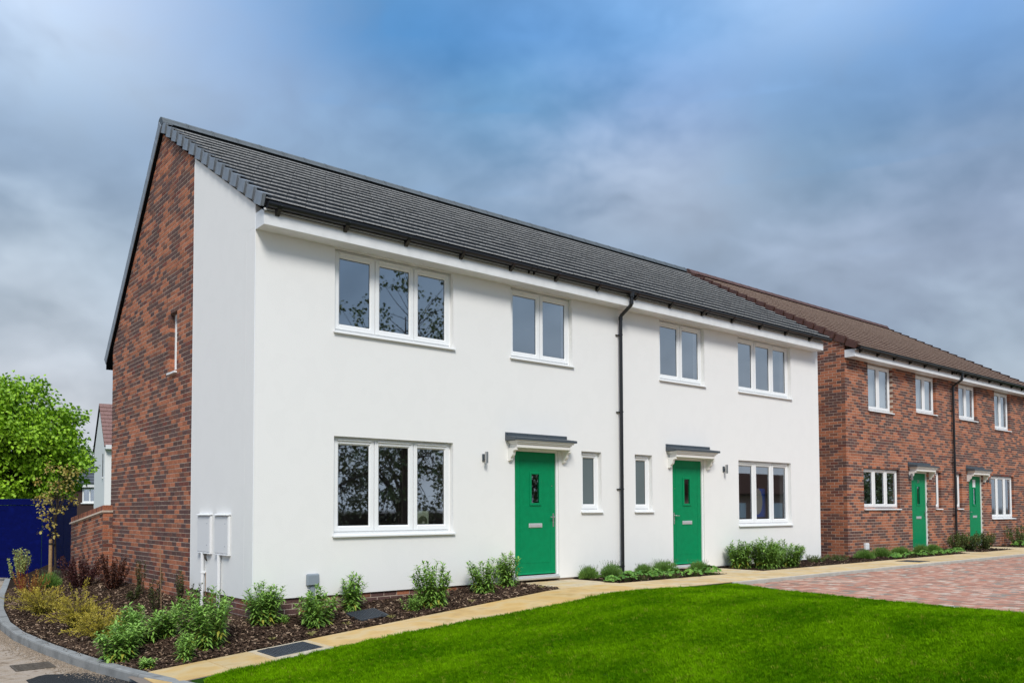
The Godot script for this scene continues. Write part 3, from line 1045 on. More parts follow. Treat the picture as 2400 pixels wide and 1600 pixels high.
func door(h: Node3D, x0: float, x1: float, y0: float, y1: float, zf: float, flip: bool) -> MeshInstance3D:
	var lz := zf - 0.055
	var a := x0 + 0.042
	var c := x1 - 0.042
	var lo := y0 + 0.075
	var hi := y1 - 0.05
	var m := (a + c) * 0.5
	var gx0 := m - 0.098
	var gx1 := m + 0.098
	var gy0 := lo + 1.215
	var gy1 := lo + 1.735
	var b := MB.new()
	# leaf round the glazing opening
	for q in [[a, c, lo, gy0], [a, c, gy1, hi], [a, gx0, gy0, gy1], [gx1, c, gy0, gy1]]:
		b.box(Vector3((q[0] + q[1]) * 0.5, (q[2] + q[3]) * 0.5, lz - 0.022), Vector3(q[1] - q[0], q[3] - q[2], 0.044))
	# raised stiles and rails leaving a fine groove round the panel
	var pa := a + 0.122
	var pc := c - 0.122
	var py0 := lo + 0.19
	var py1 := hi - 0.155
	b.cbox(Vector3(a + 0.001, lo, lz), Vector3(pa - 0.005, hi - 0.001, lz + 0.005), 0.003)
	b.cbox(Vector3(pc + 0.005, lo, lz), Vector3(c - 0.001, hi - 0.001, lz + 0.005), 0.003)
	b.cbox(Vector3(pa - 0.004, lo, lz), Vector3(pc + 0.004, py0 - 0.005, lz + 0.0045), 0.003)
	b.cbox(Vector3(pa - 0.004, py1 + 0.005, lz), Vector3(pc + 0.004, hi - 0.001, lz + 0.0045), 0.003)
	for q in [[pa, pc, py0, gy0 - 0.03], [pa, pc, gy1 + 0.03, py1], [pa, gx0 - 0.03, gy0 - 0.03, gy1 + 0.03], [gx1 + 0.03, pc, gy0 - 0.03, gy1 + 0.03]]:
		b.cbox(Vector3(q[0] + 0.002, q[2], lz), Vector3(q[1] - 0.002, q[3], lz + 0.0042), 0.0001)
	var d := obj(h, "door", b, M.door)
	var bead := MB.new()
	for q in [[gx0 - 0.036, gx0 + 0.012, gy0 - 0.036, gy1 + 0.036], [gx1 - 0.012, gx1 + 0.036, gy0 - 0.036, gy1 + 0.036]]:
		bead.cbox(Vector3(q[0], q[2], lz + 0.001), Vector3(q[1], q[3], lz + 0.020), 0.008)
	for q in [[gy0 - 0.036, gy0 + 0.012], [gy1 - 0.012, gy1 + 0.036]]:
		bead.cbox(Vector3(gx0 + 0.01, q[0], lz + 0.001), Vector3(gx1 - 0.01, q[1], lz + 0.0205), 0.008)
	obj(d, "glazing_bead", bead, M.door)
	var p := MB.new()
	p.quad(Vector3(gx0, gy0, lz - 0.004), Vector3(gx1, gy0, lz - 0.004), Vector3(gx1, gy1, lz - 0.004), Vector3(gx0, gy1, lz - 0.004))
	obj(d, "pane", p, M.glass)
	var f := MB.new()
	var fz := zf - 0.026
	f.cbox(Vector3(x0, y0, fz - 0.07), Vector3(a - 0.004, y1, fz), 0.005)
	f.cbox(Vector3(c + 0.004, y0, fz - 0.07), Vector3(x1, y1, fz), 0.005)
	f.cbox(Vector3(a - 0.004, hi + 0.004, fz - 0.07), Vector3(c + 0.004, y1, fz - 0.001), 0.005)
	obj(d, "door_frame", f, M.upvc)
	var th := MB.new()
	th.cbox(Vector3(x0 + 0.002, y0 - 0.01, fz - 0.08), Vector3(x1 - 0.002, y0 + 0.028, zf + 0.03), 0.005)
	th.cbox(Vector3(x0 + 0.004, y0 + 0.028, fz - 0.08), Vector3(x1 - 0.004, y0 + 0.055, zf - 0.012), 0.004)
	obj(d, "threshold", th, M.alu)
	var wb := MB.new()
	wb.prism([Vector2(0, 0), Vector2(0.022, 0.0), Vector2(0.004, 0.03), Vector2(0, 0.03)], Vector3(a + 0.01, lo + 0.001, lz + 0.005), Vector3(0, 0, 1), Vector3(0, 1, 0), Vector3(c - a - 0.02, 0, 0))
	obj(d, "weather_bar", wb, M.door)
	var lp := MB.new()
	lp.cbox(Vector3(m - 0.155, lo + 0.80, lz + 0.005), Vector3(m + 0.155, lo + 0.875, lz + 0.017), 0.005)
	lp.cbox(Vector3(m - 0.135, lo + 0.812, lz + 0.017), Vector3(m + 0.135, lo + 0.863, lz + 0.023), 0.003)
	obj(d, "letter_plate", lp, M.alu)
	var hx := (a + 0.05) if flip else (c - 0.05)
	var sg := 1.0 if flip else -1.0
	var hd := MB.new()
	hd.cbox(Vector3(hx - 0.016, lo + 0.81, lz + 0.005), Vector3(hx + 0.016, lo + 1.045, lz + 0.015), 0.008)
	hd.tube([Vector3(hx, lo + 0.985, lz + 0.01), Vector3(hx, lo + 0.985, lz + 0.055), Vector3(hx + sg * 0.02, lo + 0.985, lz + 0.060), Vector3(hx + sg * 0.115, lo + 0.980, lz + 0.058)], [0.011, 0.011, 0.010, 0.008], 8)
	hd.tube([Vector3(hx, lo + 0.88, lz + 0.015), Vector3(hx, lo + 0.88, lz + 0.022)], [0.011, 0.010], 8)
	obj(d, "handle", hd, M.steel)
	var spy := MB.new()
	var spx := a + 0.085 if flip else c - 0.085
	spy.tube([Vector3(spx, lo + 1.53, lz + 0.004), Vector3(spx, lo + 1.53, lz + 0.010)], [0.010, 0.008], 10)
	obj(d, "spyhole", spy, M.steel)
	return d

func canopy(h: Node3D, cx: float, y: float, zf: float) -> void:
	# y: underside of the roof edge
	var r := MB.new()
	var w := 0.715
	r.prism([Vector2(zf, y), Vector2(zf + 0.27, y), Vector2(zf + 0.27, y + 0.042), Vector2(zf + 0.004, y + 0.085)], Vector3(cx - w, 0, 0), Vector3(0, 0, 1), Vector3(0, 1, 0), Vector3(2 * w, 0, 0))
	var c := obj(h, "door_canopy", r, M.lead)
	var f := MB.new()
	f.cbox(Vector3(cx - w, y + 0.062, zf), Vector3(cx + w, y + 0.142, zf + 0.012), 0.003)
	obj(c, "flashing", f, M.lead)
	for k in 4:
		var s := MB.new()
		var sx := cx - w + 0.045 + k * (2 * w - 0.09) / 3.0
		s.tube([Vector3(sx, y + 0.112, zf + 0.011), Vector3(sx, y + 0.112, zf + 0.016)], [0.009, 0.006], 8)
		obj(c, "screw", s, M.rubber)
	var n := MB.new()
	# moulded cornice: three stepped layers, returned at the ends
	var lay_ := [[0.655, 0.245, -0.032, 0.0], [0.635, 0.228, -0.058, -0.032], [0.615, 0.205, -0.125, -0.058]]
	for e in lay_:
		n.cbox(Vector3(cx - e[0], y + e[2], zf), Vector3(cx + e[0], y + e[3] - 0.0005, zf + e[1]), 0.007)
	n.prism([Vector2(0.228, -0.032), Vector2(0.245, -0.030), Vector2(0.242, -0.012), Vector2(0.258, -0.001), Vector2(0.2, -0.001)], Vector3(cx - 0.66, y, zf), Vector3(0, 0, 1), Vector3(0, 1, 0), Vector3(1.32, 0, 0))
	obj(c, "cornice", n, M.cream)
	for sx in [-0.652, 0.592]:
		var g := MB.new()
		var poly := [Vector2(0, 0), Vector2(0.185, 0), Vector2(0.185, -0.035)]
		for q in [[0.168, -0.040], [0.146, -0.052], [0.130, -0.075], [0.124, -0.105], [0.112, -0.130], [0.090, -0.147], [0.070, -0.160], [0.062, -0.178], [0.064, -0.192], [0.055, -0.208], [0.030, -0.214], [0.0, -0.214]]:
			poly.append(Vector2(q[0], q[1]))
		g.prism(poly, Vector3(cx + sx, y - 0.1255, zf), Vector3(0, 0, 1), Vector3(0, 1, 0), Vector3(0.06, 0, 0))
		obj(c, "scroll_bracket", g, M.cream)

func wall_lamp(h: Node3D, x: float, y: float, zf: float) -> void:
	var b := MB.new()
	b.tube([Vector3(x, y - 0.092, zf + 0.085), Vector3(x, y - 0.088, zf + 0.085), Vector3(x, y + 0.088, zf + 0.085), Vector3(x, y + 0.092, zf + 0.085)], [0.026, 0.030, 0.030, 0.026], 20)
	var l := obj(h, "wall_lamp", b, M.steel)
	var p := MB.new()
	p.cbox(Vector3(x - 0.03, y - 0.06, zf), Vector3(x + 0.03, y + 0.06, zf + 0.022), 0.004)
	p.cbox(Vector3(x - 0.014, y - 0.02, zf + 0.022), Vector3(x + 0.014, y + 0.02, zf + 0.062), 0.003)
	obj(l, "mount", p, M.lead)
	for s in [-1.0, 1.0]:
		var g := MB.new()
		g.tube([Vector3(x, y + s * 0.0921, zf + 0.085), Vector3(x, y + s * 0.0925, zf + 0.085)], [0.020, 0.020], 16)
		obj(l, "lens", g, M.frost)

func gutter(h: Node3D, x0: float, x1: float, y: float, z: float, unions: Array, step: float) -> void:
	var poly := []
	var r := 0.058
	for i in 11:
		var f := PI + PI * i / 10.0
		poly.append(Vector2(cos(f) * r, sin(f) * r))
	poly.append(Vector2(r, 0.012))
	poly.append(Vector2(r - 0.006, 0.012))
	for i in 11:
		var f := TAU - PI * i / 10.0
		poly.append(Vector2(cos(f) * (r - 0.005), sin(f) * (r - 0.005)))
	poly.append(Vector2(-r + 0.005, 0.012))
	poly.append(Vector2(-r, 0.012))
	var b := MB.new()
	b.prism(poly, Vector3(x0, y, z), Vector3(0, 0, 1), Vector3(0, 1, 0), Vector3(x1 - x0, 0, 0))
	for xe in [x0 - 0.004, x1]:
		var cap := []
		for i in 11:
			var f := PI + PI * i / 10.0
			cap.append(Vector2(cos(f) * (r + 0.003), sin(f) * (r + 0.003)))
		cap.append(Vector2(r, 0.014))
		cap.append(Vector2(-r, 0.014))
		b.prism(cap, Vector3(xe, y, z), Vector3(0, 0, 1), Vector3(0, 1, 0), Vector3(0.004, 0, 0))
	var g := obj(h, "gutter", b, M.black)
	var x := x0 + 0.16
	while x < x1:
		var k := MB.new()
		k.prism([Vector2(-0.066, -0.105), Vector2(-0.05, -0.10), Vector2(-0.02, -0.066), Vector2(0.035, -0.052), Vector2(0.064, -0.012), Vector2(0.064, 0.014), Vector2(0.058, 0.014), Vector2(0.03, -0.058), Vector2(-0.03, -0.056), Vector2(-0.066, 0.0)], Vector3(x - 0.012, y, z), Vector3(0, 0, 1), Vector3(0, 1, 0), Vector3(0.024, 0, 0))
		k.prism([Vector2(-0.064, -0.130), Vector2(-0.054, -0.130), Vector2(0.036, -0.060), Vector2(0.066, -0.020), Vector2(0.060, -0.012), Vector2(0.03, -0.05), Vector2(-0.03, -0.052), Vector2(-0.064, -0.02)], Vector3(x - 0.028, y, z), Vector3(0, 0, 1), Vector3(0, 1, 0), Vector3(0.056, 0, 0))
		obj(g, "gutter_bracket", k, M.black)
		x += step
	for u in unions:
		for s in [-0.07, 0.045]:
			var q := MB.new()
			var ring := []
			for i in 9:
				var f := PI + PI * i / 8.0
				ring.append(Vector2(cos(f) * (r + 0.007), sin(f) * (r + 0.007)))
			ring.append(Vector2(r + 0.007, 0.016))
			ring.append(Vector2(-r - 0.007, 0.016))
			q.prism(ring, Vector3(u + s, y, z), Vector3(0, 0, 1), Vector3(0, 1, 0), Vector3(0.028, 0, 0))
			q.prism([Vector2(-0.066, -0.10), Vector2(-0.03, -0.06), Vector2(-0.066, -0.04)], Vector3(u + s, y, z), Vector3(0, 0, 1), Vector3(0, 1, 0), Vector3(0.028, 0, 0))
			obj(g, "gutter_union", q, M.black)

func downpipe(h: Node3D, x: float, ytop: float, z_gut: float, zf: float, ybot: float, clips: Array) -> void:
	var b := MB.new()
	var z := zf + 0.075
	var r := 0.034
	b.tube([Vector3(x, ytop, z_gut), Vector3(x, ytop - 0.17, z_gut), Vector3(x, ytop - 0.20, z_gut - 0.01), Vector3(x, ytop - 0.355, z + 0.015), Vector3(x, ytop - 0.385, z), Vector3(x, ytop - 0.5, z), Vector3(x, ybot, z)], [r, r, r, r, r, r, r], 14, Color.WHITE, true)
	b.tube([Vector3(x, ytop - 0.13, z_gut), Vector3(x, ytop - 0.185, z_gut)], [r + 0.007, r + 0.007], 14)
	b.tube([Vector3(x, ytop - 0.375, z), Vector3(x, ytop - 0.44, z)], [r + 0.007, r + 0.007], 14)
	b.tube([Vector3(x, ytop + 0.03, z_gut), Vector3(x, ytop - 0.05, z_gut)], [0.062, 0.048], 14)
	var d := obj(h, "downpipe", b, M.black)
	for y in clips:
		var k := MB.new()
		k.tube([Vector3(x, y - 0.012, z), Vector3(x, y + 0.012, z)], [r + 0.006, r + 0.006], 14)
		k.cbox(Vector3(x - 0.075, y - 0.008, zf + 0.002), Vector3(x + 0.075, y + 0.008, zf + 0.03), 0.002)
		k.cbox(Vector3(x - 0.02, y - 0.01, zf + 0.02), Vector3(x + 0.02, y + 0.01, z), 0.002)
		obj(d, "pipe_clip", k, M.black)

func tile_piece(a: MB, b: MB, o: Vector3, s: Vector3, n: Vector3, w: float, g: float, lift: float) -> void:
	var x := Vector3(w, 0, 0)
	var t := n * (0.031 + lift)
	var q := n * (0.010 + lift)
	var up := s * (g + 0.02) + n * 0.008
	var e := n * -0.004 + s * 0.0
	# top, leading edge with a small arris, sides
	a.quad(o + t + s * 0.004, o + x + t + s * 0.004, o + x + up, o + up)
	a.quad(o + t + e, o + x + t + e, o + x + t + s * 0.004, o + t + s * 0.004)
	b.quad(o + q - s * 0.013, o + x + q - s * 0.013, o + x + t + e, o + t + e)
	b.quad(o + q - s * 0.013, o + q, o + x + q, o + x + q - s * 0.013)
	a.quad(o + q - s * 0.013, o + t, o + up, o + s * (g + 0.02))
	a.quad(o + x + q - s * 0.013, o + x + s * (g + 0.02), o + x + up, o + x + t)
	# interlock upstand along one side
	var c := o + x - Vector3(0.03, 0, 0)
	a.quad(c + t + s * 0.004 + n * 0.003, c + Vector3(0.018, 0, 0) + t + s * 0.004 + n * 0.003, c + Vector3(0.018, 0, 0) + up + n * 0.003, c + up + n * 0.003)

# front slope of a roof in separate tiles, plus rear slope, ridge and verges
func roof(h: Node3D, x0: float, x1: float, ez: float, ey: float, rz: float, ry: float, bz: float, by: float, mt: Material, me: Material, mr: Material, mv: Material, most: int, verge_left: bool, verge_right: bool) -> void:
	var rng := RandomNumberGenerator.new()
	rng.seed = 55
	var s := Vector3(0, ry - ey, rz - ez)
	var len := s.length()
	s = s / len
	var n := Vector3(0, -s.z, s.y).normalized()
	var rows := int(round(len / 0.335))
	var g := len / rows
	var deck := MB.new()
	var t0 := 0.16
	deck.quad(Vector3(x0, ey, ez), Vector3(x1, ey, ez), Vector3(x1, ry, rz), Vector3(x0, ry, rz))
	deck.quad(Vector3(x1, ey - t0, ez), Vector3(x0, ey - t0, ez), Vector3(x0, ry - t0, rz), Vector3(x1, ry - t0, rz))
	deck.quad(Vector3(x0, ey - 0.05, ez), Vector3(x1, ey - 0.05, ez), Vector3(x1, ey, ez), Vector3(x0, ey, ez))
	deck.quad(Vector3(x1, by, bz), Vector3(x0, by, bz), Vector3(x0, ry, rz), Vector3(x1, ry, rz))
	deck.quad(Vector3(x0, by - t0, bz), Vector3(x1, by - t0, bz), Vector3(x1, ry - t0, rz), Vector3(x0, ry - t0, rz))
	deck.quad(Vector3(x0, by, bz), Vector3(x1, by, bz), Vector3(x1, by - t0, bz), Vector3(x0, by - t0, bz))
	for x in [x0, x1]:
		deck.quad(Vector3(x, ey - 0.05, ez), Vector3(x, ey, ez), Vector3(x, ry, rz), Vector3(x, ry - t0, rz))
		deck.quad(Vector3(x, by - t0, bz), Vector3(x, by, bz), Vector3(x, ry, rz), Vector3(x, ry - t0, rz))
	var r := obj(h, "roof", deck, mt)
	var w := 0.30
	var ta := MB.new()
	var tb := MB.new()
	tile_piece(ta, tb, Vector3.ZERO, s, n, w - 0.004, g, 0.0)
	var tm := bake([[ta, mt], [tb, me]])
	var spots := []
	for i in rows:
		var x := x0 - (0.15 if i % 2 else 0.0)
		while x < x1 - 0.01:
			var a := maxf(x, x0)
			var b := minf(x + w - 0.004, x1)
			var o := Vector3(a, ey, ez) + s * (g * i)
			if b - a > 0.03:
				spots.append([(o + h.position).distance_squared_to(EYE), o, b - a])
			x += w
	spots.sort_custom(func(p, q): return p[0] < q[0])
	var ra := MB.new()
	var rb := MB.new()
	var made := 0
	for e in spots:
		var lift := rng.randf_range(-0.002, 0.003)
		if made < most and absf(e[2] - w + 0.004) < 0.001:
			put_mesh(r, "roof_tile", tm, e[1] + n * lift)
			made += 1
		else:
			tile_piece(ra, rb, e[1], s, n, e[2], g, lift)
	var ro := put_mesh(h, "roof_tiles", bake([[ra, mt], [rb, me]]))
	ro.set_meta("kind", "stuff")
	# rear slope courses: stepped strips
	var sb := Vector3(0, by - ry, bz - rz)
	var lb := sb.length()
	sb = sb / lb
	var nb := Vector3(0, -sb.z, sb.y) * -1.0
	nb = nb.normalized()
	if nb.y < 0.0:
		nb = -nb
	var rr := int(round(lb / 0.335))
	var rear := MB.new()
	for i in rr:
		var p := Vector3(x0, ry, rz) + sb * (lb * i / rr)
		var q := Vector3(x0, ry, rz) + sb * (lb * (i + 1) / rr)
		var ww := Vector3(x1 - x0, 0, 0)
		rear.quad(p + nb * 0.01, q + nb * 0.036, q + nb * 0.036 + ww, p + nb * 0.01 + ww)
		rear.quad(q + nb * 0.036, q, q + ww, q + nb * 0.036 + ww)
		rear.tri(p, q, q + nb * 0.036)
		rear.tri(p + ww, q + nb * 0.036 + ww, q + ww)
	obj(r, "rear_slope", rear, mt)
	# ridge tiles
	var rx := x0 - 0.02
	while rx < x1 - 0.05:
		var rl := minf(0.45, x1 + 0.02 - rx)
		var rt := MB.new()
		var poly := [Vector2(0.165, -0.062)]
		for i in 9:
			var f := PI * (0.08 + 0.84 * i / 8.0)
			poly.append(Vector2(cos(f) * 0.125, sin(f) * 0.112 - 0.03))
		poly.append(Vector2(-0.165, -0.115))
		poly.append(Vector2(-0.140, -0.12))
		poly.append(Vector2(0.140, -0.075))
		rt.prism(poly, Vector3(rx, ry + 0.03, rz), Vector3(0, 0, 1), Vector3(0, 1, 0), Vector3(rl - 0.006, 0, 0))
		var ring := []
		for p2 in poly:
			ring.append(p2 * 1.045)
		rt.prism(ring, Vector3(rx + rl - 0.03, ry + 0.03, rz), Vector3(0, 0, 1), Vector3(0, 1, 0), Vector3(0.022, 0, 0))
		obj(r, "ridge_tile", rt, mr)
		rx += rl
	# verge caps: one to a course, each tilted over the one below
	for side in [0, 1]:
		if (side == 0 and not verge_left) or (side == 1 and not verge_right):
			continue
		var sx := -1.0 if side == 0 else 1.0
		var bx := x0 if side == 0 else x1
		for i in rows:
			var v := MB.new()
			var frame := Transform3D(Basis(Vector3.RIGHT, s, n), Vector3(bx, ey, ez) + s * (g * i - 0.02))
			frame = frame * Transform3D(Basis(Vector3.FORWARD, sx * -0.07) * Basis(Vector3.RIGHT, -0.12), Vector3.ZERO)
			var xa := sx * 0.030
			v.cbox(Vector3(minf(xa, xa - sx * 0.016), 0.0, -0.105), Vector3(maxf(xa, xa - sx * 0.016), g - 0.022, 0.068), 0.005, Color.WHITE, frame)
			v.cbox(Vector3(minf(xa, -sx * 0.09), 0.0, 0.060), Vector3(maxf(xa, -sx * 0.09), g + 0.012, 0.072), 0.004, Color.WHITE, frame)
			v.cbox(Vector3(minf(xa, -sx * 0.02), 0.0, -0.100), Vector3(maxf(xa, -sx * 0.02), 0.012, 0.066), 0.003, Color.WHITE, frame)
			obj(r, "verge_cap", v, mv)
		for i in rr:
			var v := MB.new()
			var zz := Vector3.RIGHT.cross(sb).normalized()
			var frame := Transform3D(Basis(Vector3.RIGHT, sb, zz), Vector3(bx, ry, rz) + sb * (lb * i / rr))
			var d0 := -0.105 if zz.y > 0.0 else -0.068
			var d1 := 0.068 if zz.y > 0.0 else 0.105
			v.cbox(Vector3(minf(sx * 0.03, sx * 0.014), 0.0, d0), Vector3(maxf(sx * 0.03, sx * 0.014), lb / rr - 0.004, d1), 0.005, Color.WHITE, frame)
			obj(r, "verge_cap", v, mv)

func fascia(h: Node3D, x0: float, x1: float, y: float, zf: float, out: float, tall: float) -> void:
	var s := MB.new()
	s.cbox(Vector3(x0 + 0.012, y + 0.006, zf + 0.001), Vector3(x1 - 0.012, y + 0.016, zf + out - 0.02), 0.001)
	obj(h, "soffit", s, M.fascia)
	var x := x0
	while x < x1 - 0.1:
		var e := minf(x + 4.85, x1)
		var f := MB.new()
		f.cbox(Vector3(x + 0.002, y, zf + out - 0.02), Vector3(e - 0.002, y + tall, zf + out), 0.003)
		obj(h, "fascia_board", f, M.fascia)
		if e < x1 - 0.1:
			var j := MB.new()
			j.cbox(Vector3(e - 0.018, y - 0.001, zf + out), Vector3(e + 0.018, y + tall - 0.03, zf + out + 0.003), 0.001)
			obj(h, "fascia_joint", j, M.fascia)
		x = e
	for xe in [x0, x1 - 0.012]:
		var c := MB.new()
		c.cbox(Vector3(xe, y - 0.001, zf + 0.002), Vector3(xe + 0.012, y + tall, zf + out + 0.001), 0.002)
		obj(h, "box_end", c, M.fascia)

func rooms(h: Node3D, x0: float, x1: float, z1: float, ztop: float, splits: Array) -> void:
	var b := MB.new()
	var f := MB.new()
	f.cbox(Vector3(x0, -0.25, z1), Vector3(x1, 0.04, -0.31), 0.001)
	f.cbox(Vector3(x0, 2.47, z1), Vector3(x1, 2.72, -0.31), 0.001)
	b.cbox(Vector3(x0, 5.10, z1), Vector3(x1, 5.2, -0.31), 0.001)
	for s in splits:
		b.cbox(Vector3(s - 0.05, 0.041, z1), Vector3(s + 0.05, 2.469, -0.312), 0.001)
		b.cbox(Vector3(s - 0.05, 2.721, z1), Vector3(s + 0.05, 5.099, -0.312), 0.001)
	b.cbox(Vector3(x0, 0.041, z1 - 0.1), Vector3(x1, 2.469, z1 - 0.001), 0.001)
	b.cbox(Vector3(x0, 2.721, z1 - 0.1), Vector3(x1, 5.099, z1 - 0.001), 0.001)
	# underside of the upper floor and inner linings
	b.cbox(Vector3(x0, 2.455, z1), Vector3(x1, 2.469, -0.311), 0.001)
	obj(h, "inner_wall", b, M.plaster)
	obj(h, "inner_floor", f, M.floor_in)

# ---------------------------------------------------------------- the white pair
const EZ := 0.33
const EY := 5.355
const RZ := -4.1
const RY := 7.98
const BZ := -7.55
const BY := 4.27
func white_roof(z: float) -> float:
	if z > RZ:
		return lerpf(RY, EY, (z - RZ) / (EZ - RZ)) - 0.03
	return lerpf(RY, BY, (z - RZ) / (BZ - RZ)) - 0.03

func columns(b: MB, x0: float, x1: float, zs: Array, y0: float, y1: float, top: Callable) -> void:
	for i in zs.size() - 1:
		var za: float = zs[i]
		var zb: float = zs[i + 1]
		var ta := minf(y1, top.call(za))
		var tb := minf(y1, top.call(zb))
		for x in [x0, x1]:
			b.quad(Vector3(x, y0, za), Vector3(x, y0, zb), Vector3(x, tb, zb), Vector3(x, ta, za))
		b.quad(Vector3(x0, ta, za), Vector3(x1, ta, za), Vector3(x1, tb, zb), Vector3(x0, tb, zb))
		b.quad(Vector3(x0, y0, za), Vector3(x1, y0, za), Vector3(x1, y0, zb), Vector3(x0, y0, zb))
	for z in [zs[0], zs[-1]]:
		var t := minf(y1, top.call(z))
		b.quad(Vector3(x0, y0, z), Vector3(x1, y0, z), Vector3(x1, t, z), Vector3(x0, t, z))

func white_house() -> void:
	var h := thing("white_house", "white rendered semi-detached house pair with brick gable end, dark tiled roof and two green doors", "house")
	var rng := RandomNumberGenerator.new()
	rng.seed = 3
	var L := 14.31
	var up0 := 3.80
	var up1 := 5.022
	var holes := [
		[1.20, 3.31, up0, up1], [4.51, 5.96, up0, up1], [8.375, 9.825, up0, up1], [11.02, 13.11, up0, up1],
		[1.197, 3.301, 0.85, 2.277], [6.17, 6.69, 1.175, 2.268], [7.61, 8.12, 1.175, 2.268], [10.98, 13.05, 0.85, 2.277],
		[4.575, 5.605, 0.02, 2.255], [8.735, 9.755, 0.02, 2.255]]
	var fw := MB.new()
	holed_wall(fw, 0.0, L, 0.0, 5.06, 0.0, -0.3, holes)
	obj(h, "front_wall", fw, M.render)
	# rendered return on the gable, rendered far gable, rear wall
	var gr := MB.new()
	columns(gr, 0.0, 0.29, [-0.302, -1.2, -2.44], 0.0, 20.0, white_roof)
	columns(gr, 0.0, 0.29, [0.0, -0.302], 5.062, 20.0, white_roof)
	obj(h, "gable_render", gr, M.render)
	var bead := MB.new()
	bead.cbox(Vector3(-0.003, 0.0, -0.012), Vector3(0.012, 5.24, 0.003), 0.003)
	bead.cbox(Vector3(-0.002, 0.0, -2.45), Vector3(0.012, 6.72, -2.438), 0.002)
	obj(h, "corner_bead", bead, M.upvc)
	var g2 := MB.new()
	columns(g2, L - 0.29, L, [-0.302, -2.0, RZ, -7.2], 0.0, 20.0, white_roof)
	columns(g2, L - 0.29, L, [0.0, -0.302], 5.062, 20.0, white_roof)
	obj(h, "far_gable", g2, M.render)
	var rw := MB.new()
	rw.cbox(Vector3(0.3, -0.3, -7.2), Vector3(L - 0.3, 4.35, -6.95), 0.001)
	obj(h, "rear_wall", rw, M.render)
	# brick gable: mortar with a recess for the slit window, bricks in front
	var slit := [-3.61, -3.25, 3.53, 4.53]
	var mo := MB.new()
	columns(mo, 0.0145, 0.29, [-2.44, slit[1] + 0.008], -0.5, 20.0, white_roof)
	columns(mo, 0.0145, 0.29, [slit[0] - 0.008, RZ, -7.2], -0.5, 20.0, white_roof)
	columns(mo, 0.0145, 0.29, [slit[1] + 0.008, slit[0] - 0.008], -0.5, slit[2] - 0.008, white_roof)
	columns(mo, 0.0145, 0.29, [slit[1] + 0.008, slit[0] - 0.008], slit[3] + 0.008, 20.0, white_roof)
	var gw := obj(h, "gable_wall", mo, M.mortar)
	var bricks := []
	var side := Transform3D(Basis(Vector3(0, 0, 1), Vector3(0, 1, 0), Vector3(-1, 0, 0)), Vector3(0.011, 0, 0))
	lay(bricks, gw, side, -7.2, -2.452, -0.417, 8.0, [slit], func(u): return white_roof(u) - 0.05, rng, -7.2, -0.08)
	# plinth under the render
	var pm := MB.new()
	pm.cbox(Vector3(0.035, -0.75, -0.29), Vector3(4.56, -0.004, -0.034), 0.001)
	pm.cbox(Vector3(5.62, -0.75, -0.29), Vector3(8.72, -0.004, -0.034), 0.001)
	pm.cbox(Vector3(9.77, -0.75, -0.29), Vector3(L - 0.03, -0.004, -0.034), 0.001)
	pm.cbox(Vector3(0.034, -0.75, -2.44), Vector3(0.29, -0.004, -0.291), 0.001)
	var pl := obj(h, "plinth", pm, M.mortar)
	var front := Transform3D(Basis.IDENTITY, Vector3(0, 0, -0.0305))
	var ab := [[1.075, 1.29, -0.075, -0.005]]
	lay(bricks, pl, front, 0.03, 4.57, -0.525, -0.005, ab, func(_u): return 9.0, rng, 0.03, -0.16)
	lay(bricks, pl, Transform3D(side.basis, Vector3(0.0305, 0, 0)), -2.44, -0.03, -0.6, -0.005, [[-2.12, -1.905, -0.075, -0.005], [-0.72, -0.505, -0.075, -0.005]], func(_u): return 9.0, rng, -2.44, -0.16)
	lay(bricks, pl, front, 12.6, L - 0.03, -0.15, -0.005, [], func(_u): return 9.0, rng, 0.03, -0.1)
	for q in [[front, 1.08], [Transform3D(side.basis, Vector3(0.0305, 0, 0)), -2.115], [Transform3D(side.basis, Vector3(0.0305, 0, 0)), -0.715]]:
		var a := MB.new()
		a.cbox(Vector3(q[1], -0.07, -0.03), Vector3(q[1] + 0.205, -0.006, -0.010), 0.002, Color.WHITE, q[0])
		for k in 4:
			a.cbox(Vector3(q[1], -0.068 + k * 0.0165, -0.011), Vector3(q[1] + 0.205, -0.068 + k * 0.0165 + 0.009, 0.0), 0.002, Color.WHITE, q[0])
		obj(pl, "air_brick", a, M.terracotta)
	emit_bricks(h, bricks, 300, 0.09)
	# slit window in the gable
	var sf := MB.new()
	for q in [[slit[0], slit[0] + 0.05, slit[2], slit[3]], [slit[1] - 0.05, slit[1], slit[2], slit[3]]]:
		sf.cbox(Vector3(0.09, q[2], q[0]), Vector3(0.16, q[3], q[1]), 0.004)
	for q in [[slit[2], slit[2] + 0.07], [slit[3] - 0.06, slit[3]]]:
		sf.cbox(Vector3(0.091, q[0], slit[0] + 0.05), Vector3(0.159, q[1], slit[1] - 0.05), 0.004)
	var sw := obj(h, "window", sf, M.upvc)
	var sp := MB.new()
	sp.quad(Vector3(0.12, slit[2], slit[0]), Vector3(0.12, slit[2], slit[1]), Vector3(0.12, slit[3], slit[1]), Vector3(0.12, slit[3], slit[0]))
	obj(sw, "pane", sp, M.glass)
	var ss := MB.new()
	ss.cbox(Vector3(-0.035, slit[2] - 0.04, slit[0] - 0.02), Vector3(0.1, slit[2] - 0.008, slit[1] + 0.02), 0.004)
	obj(sw, "sill", ss, M.upvc)
	# fronts
	window(h, 1.20, 3.31, up0, up1, 3, 0.0, M.glass)
	window(h, 4.51, 5.96, up0, up1, 2, 0.0, M.glass)
	window(h, 8.375, 9.825, up0, up1, 2, 0.0, M.glass)
	window(h, 11.02, 13.11, up0, up1, 3, 0.0, M.glass)
	window(h, 1.197, 3.301, 0.85, 2.277, 3, 0.0, M.glass)
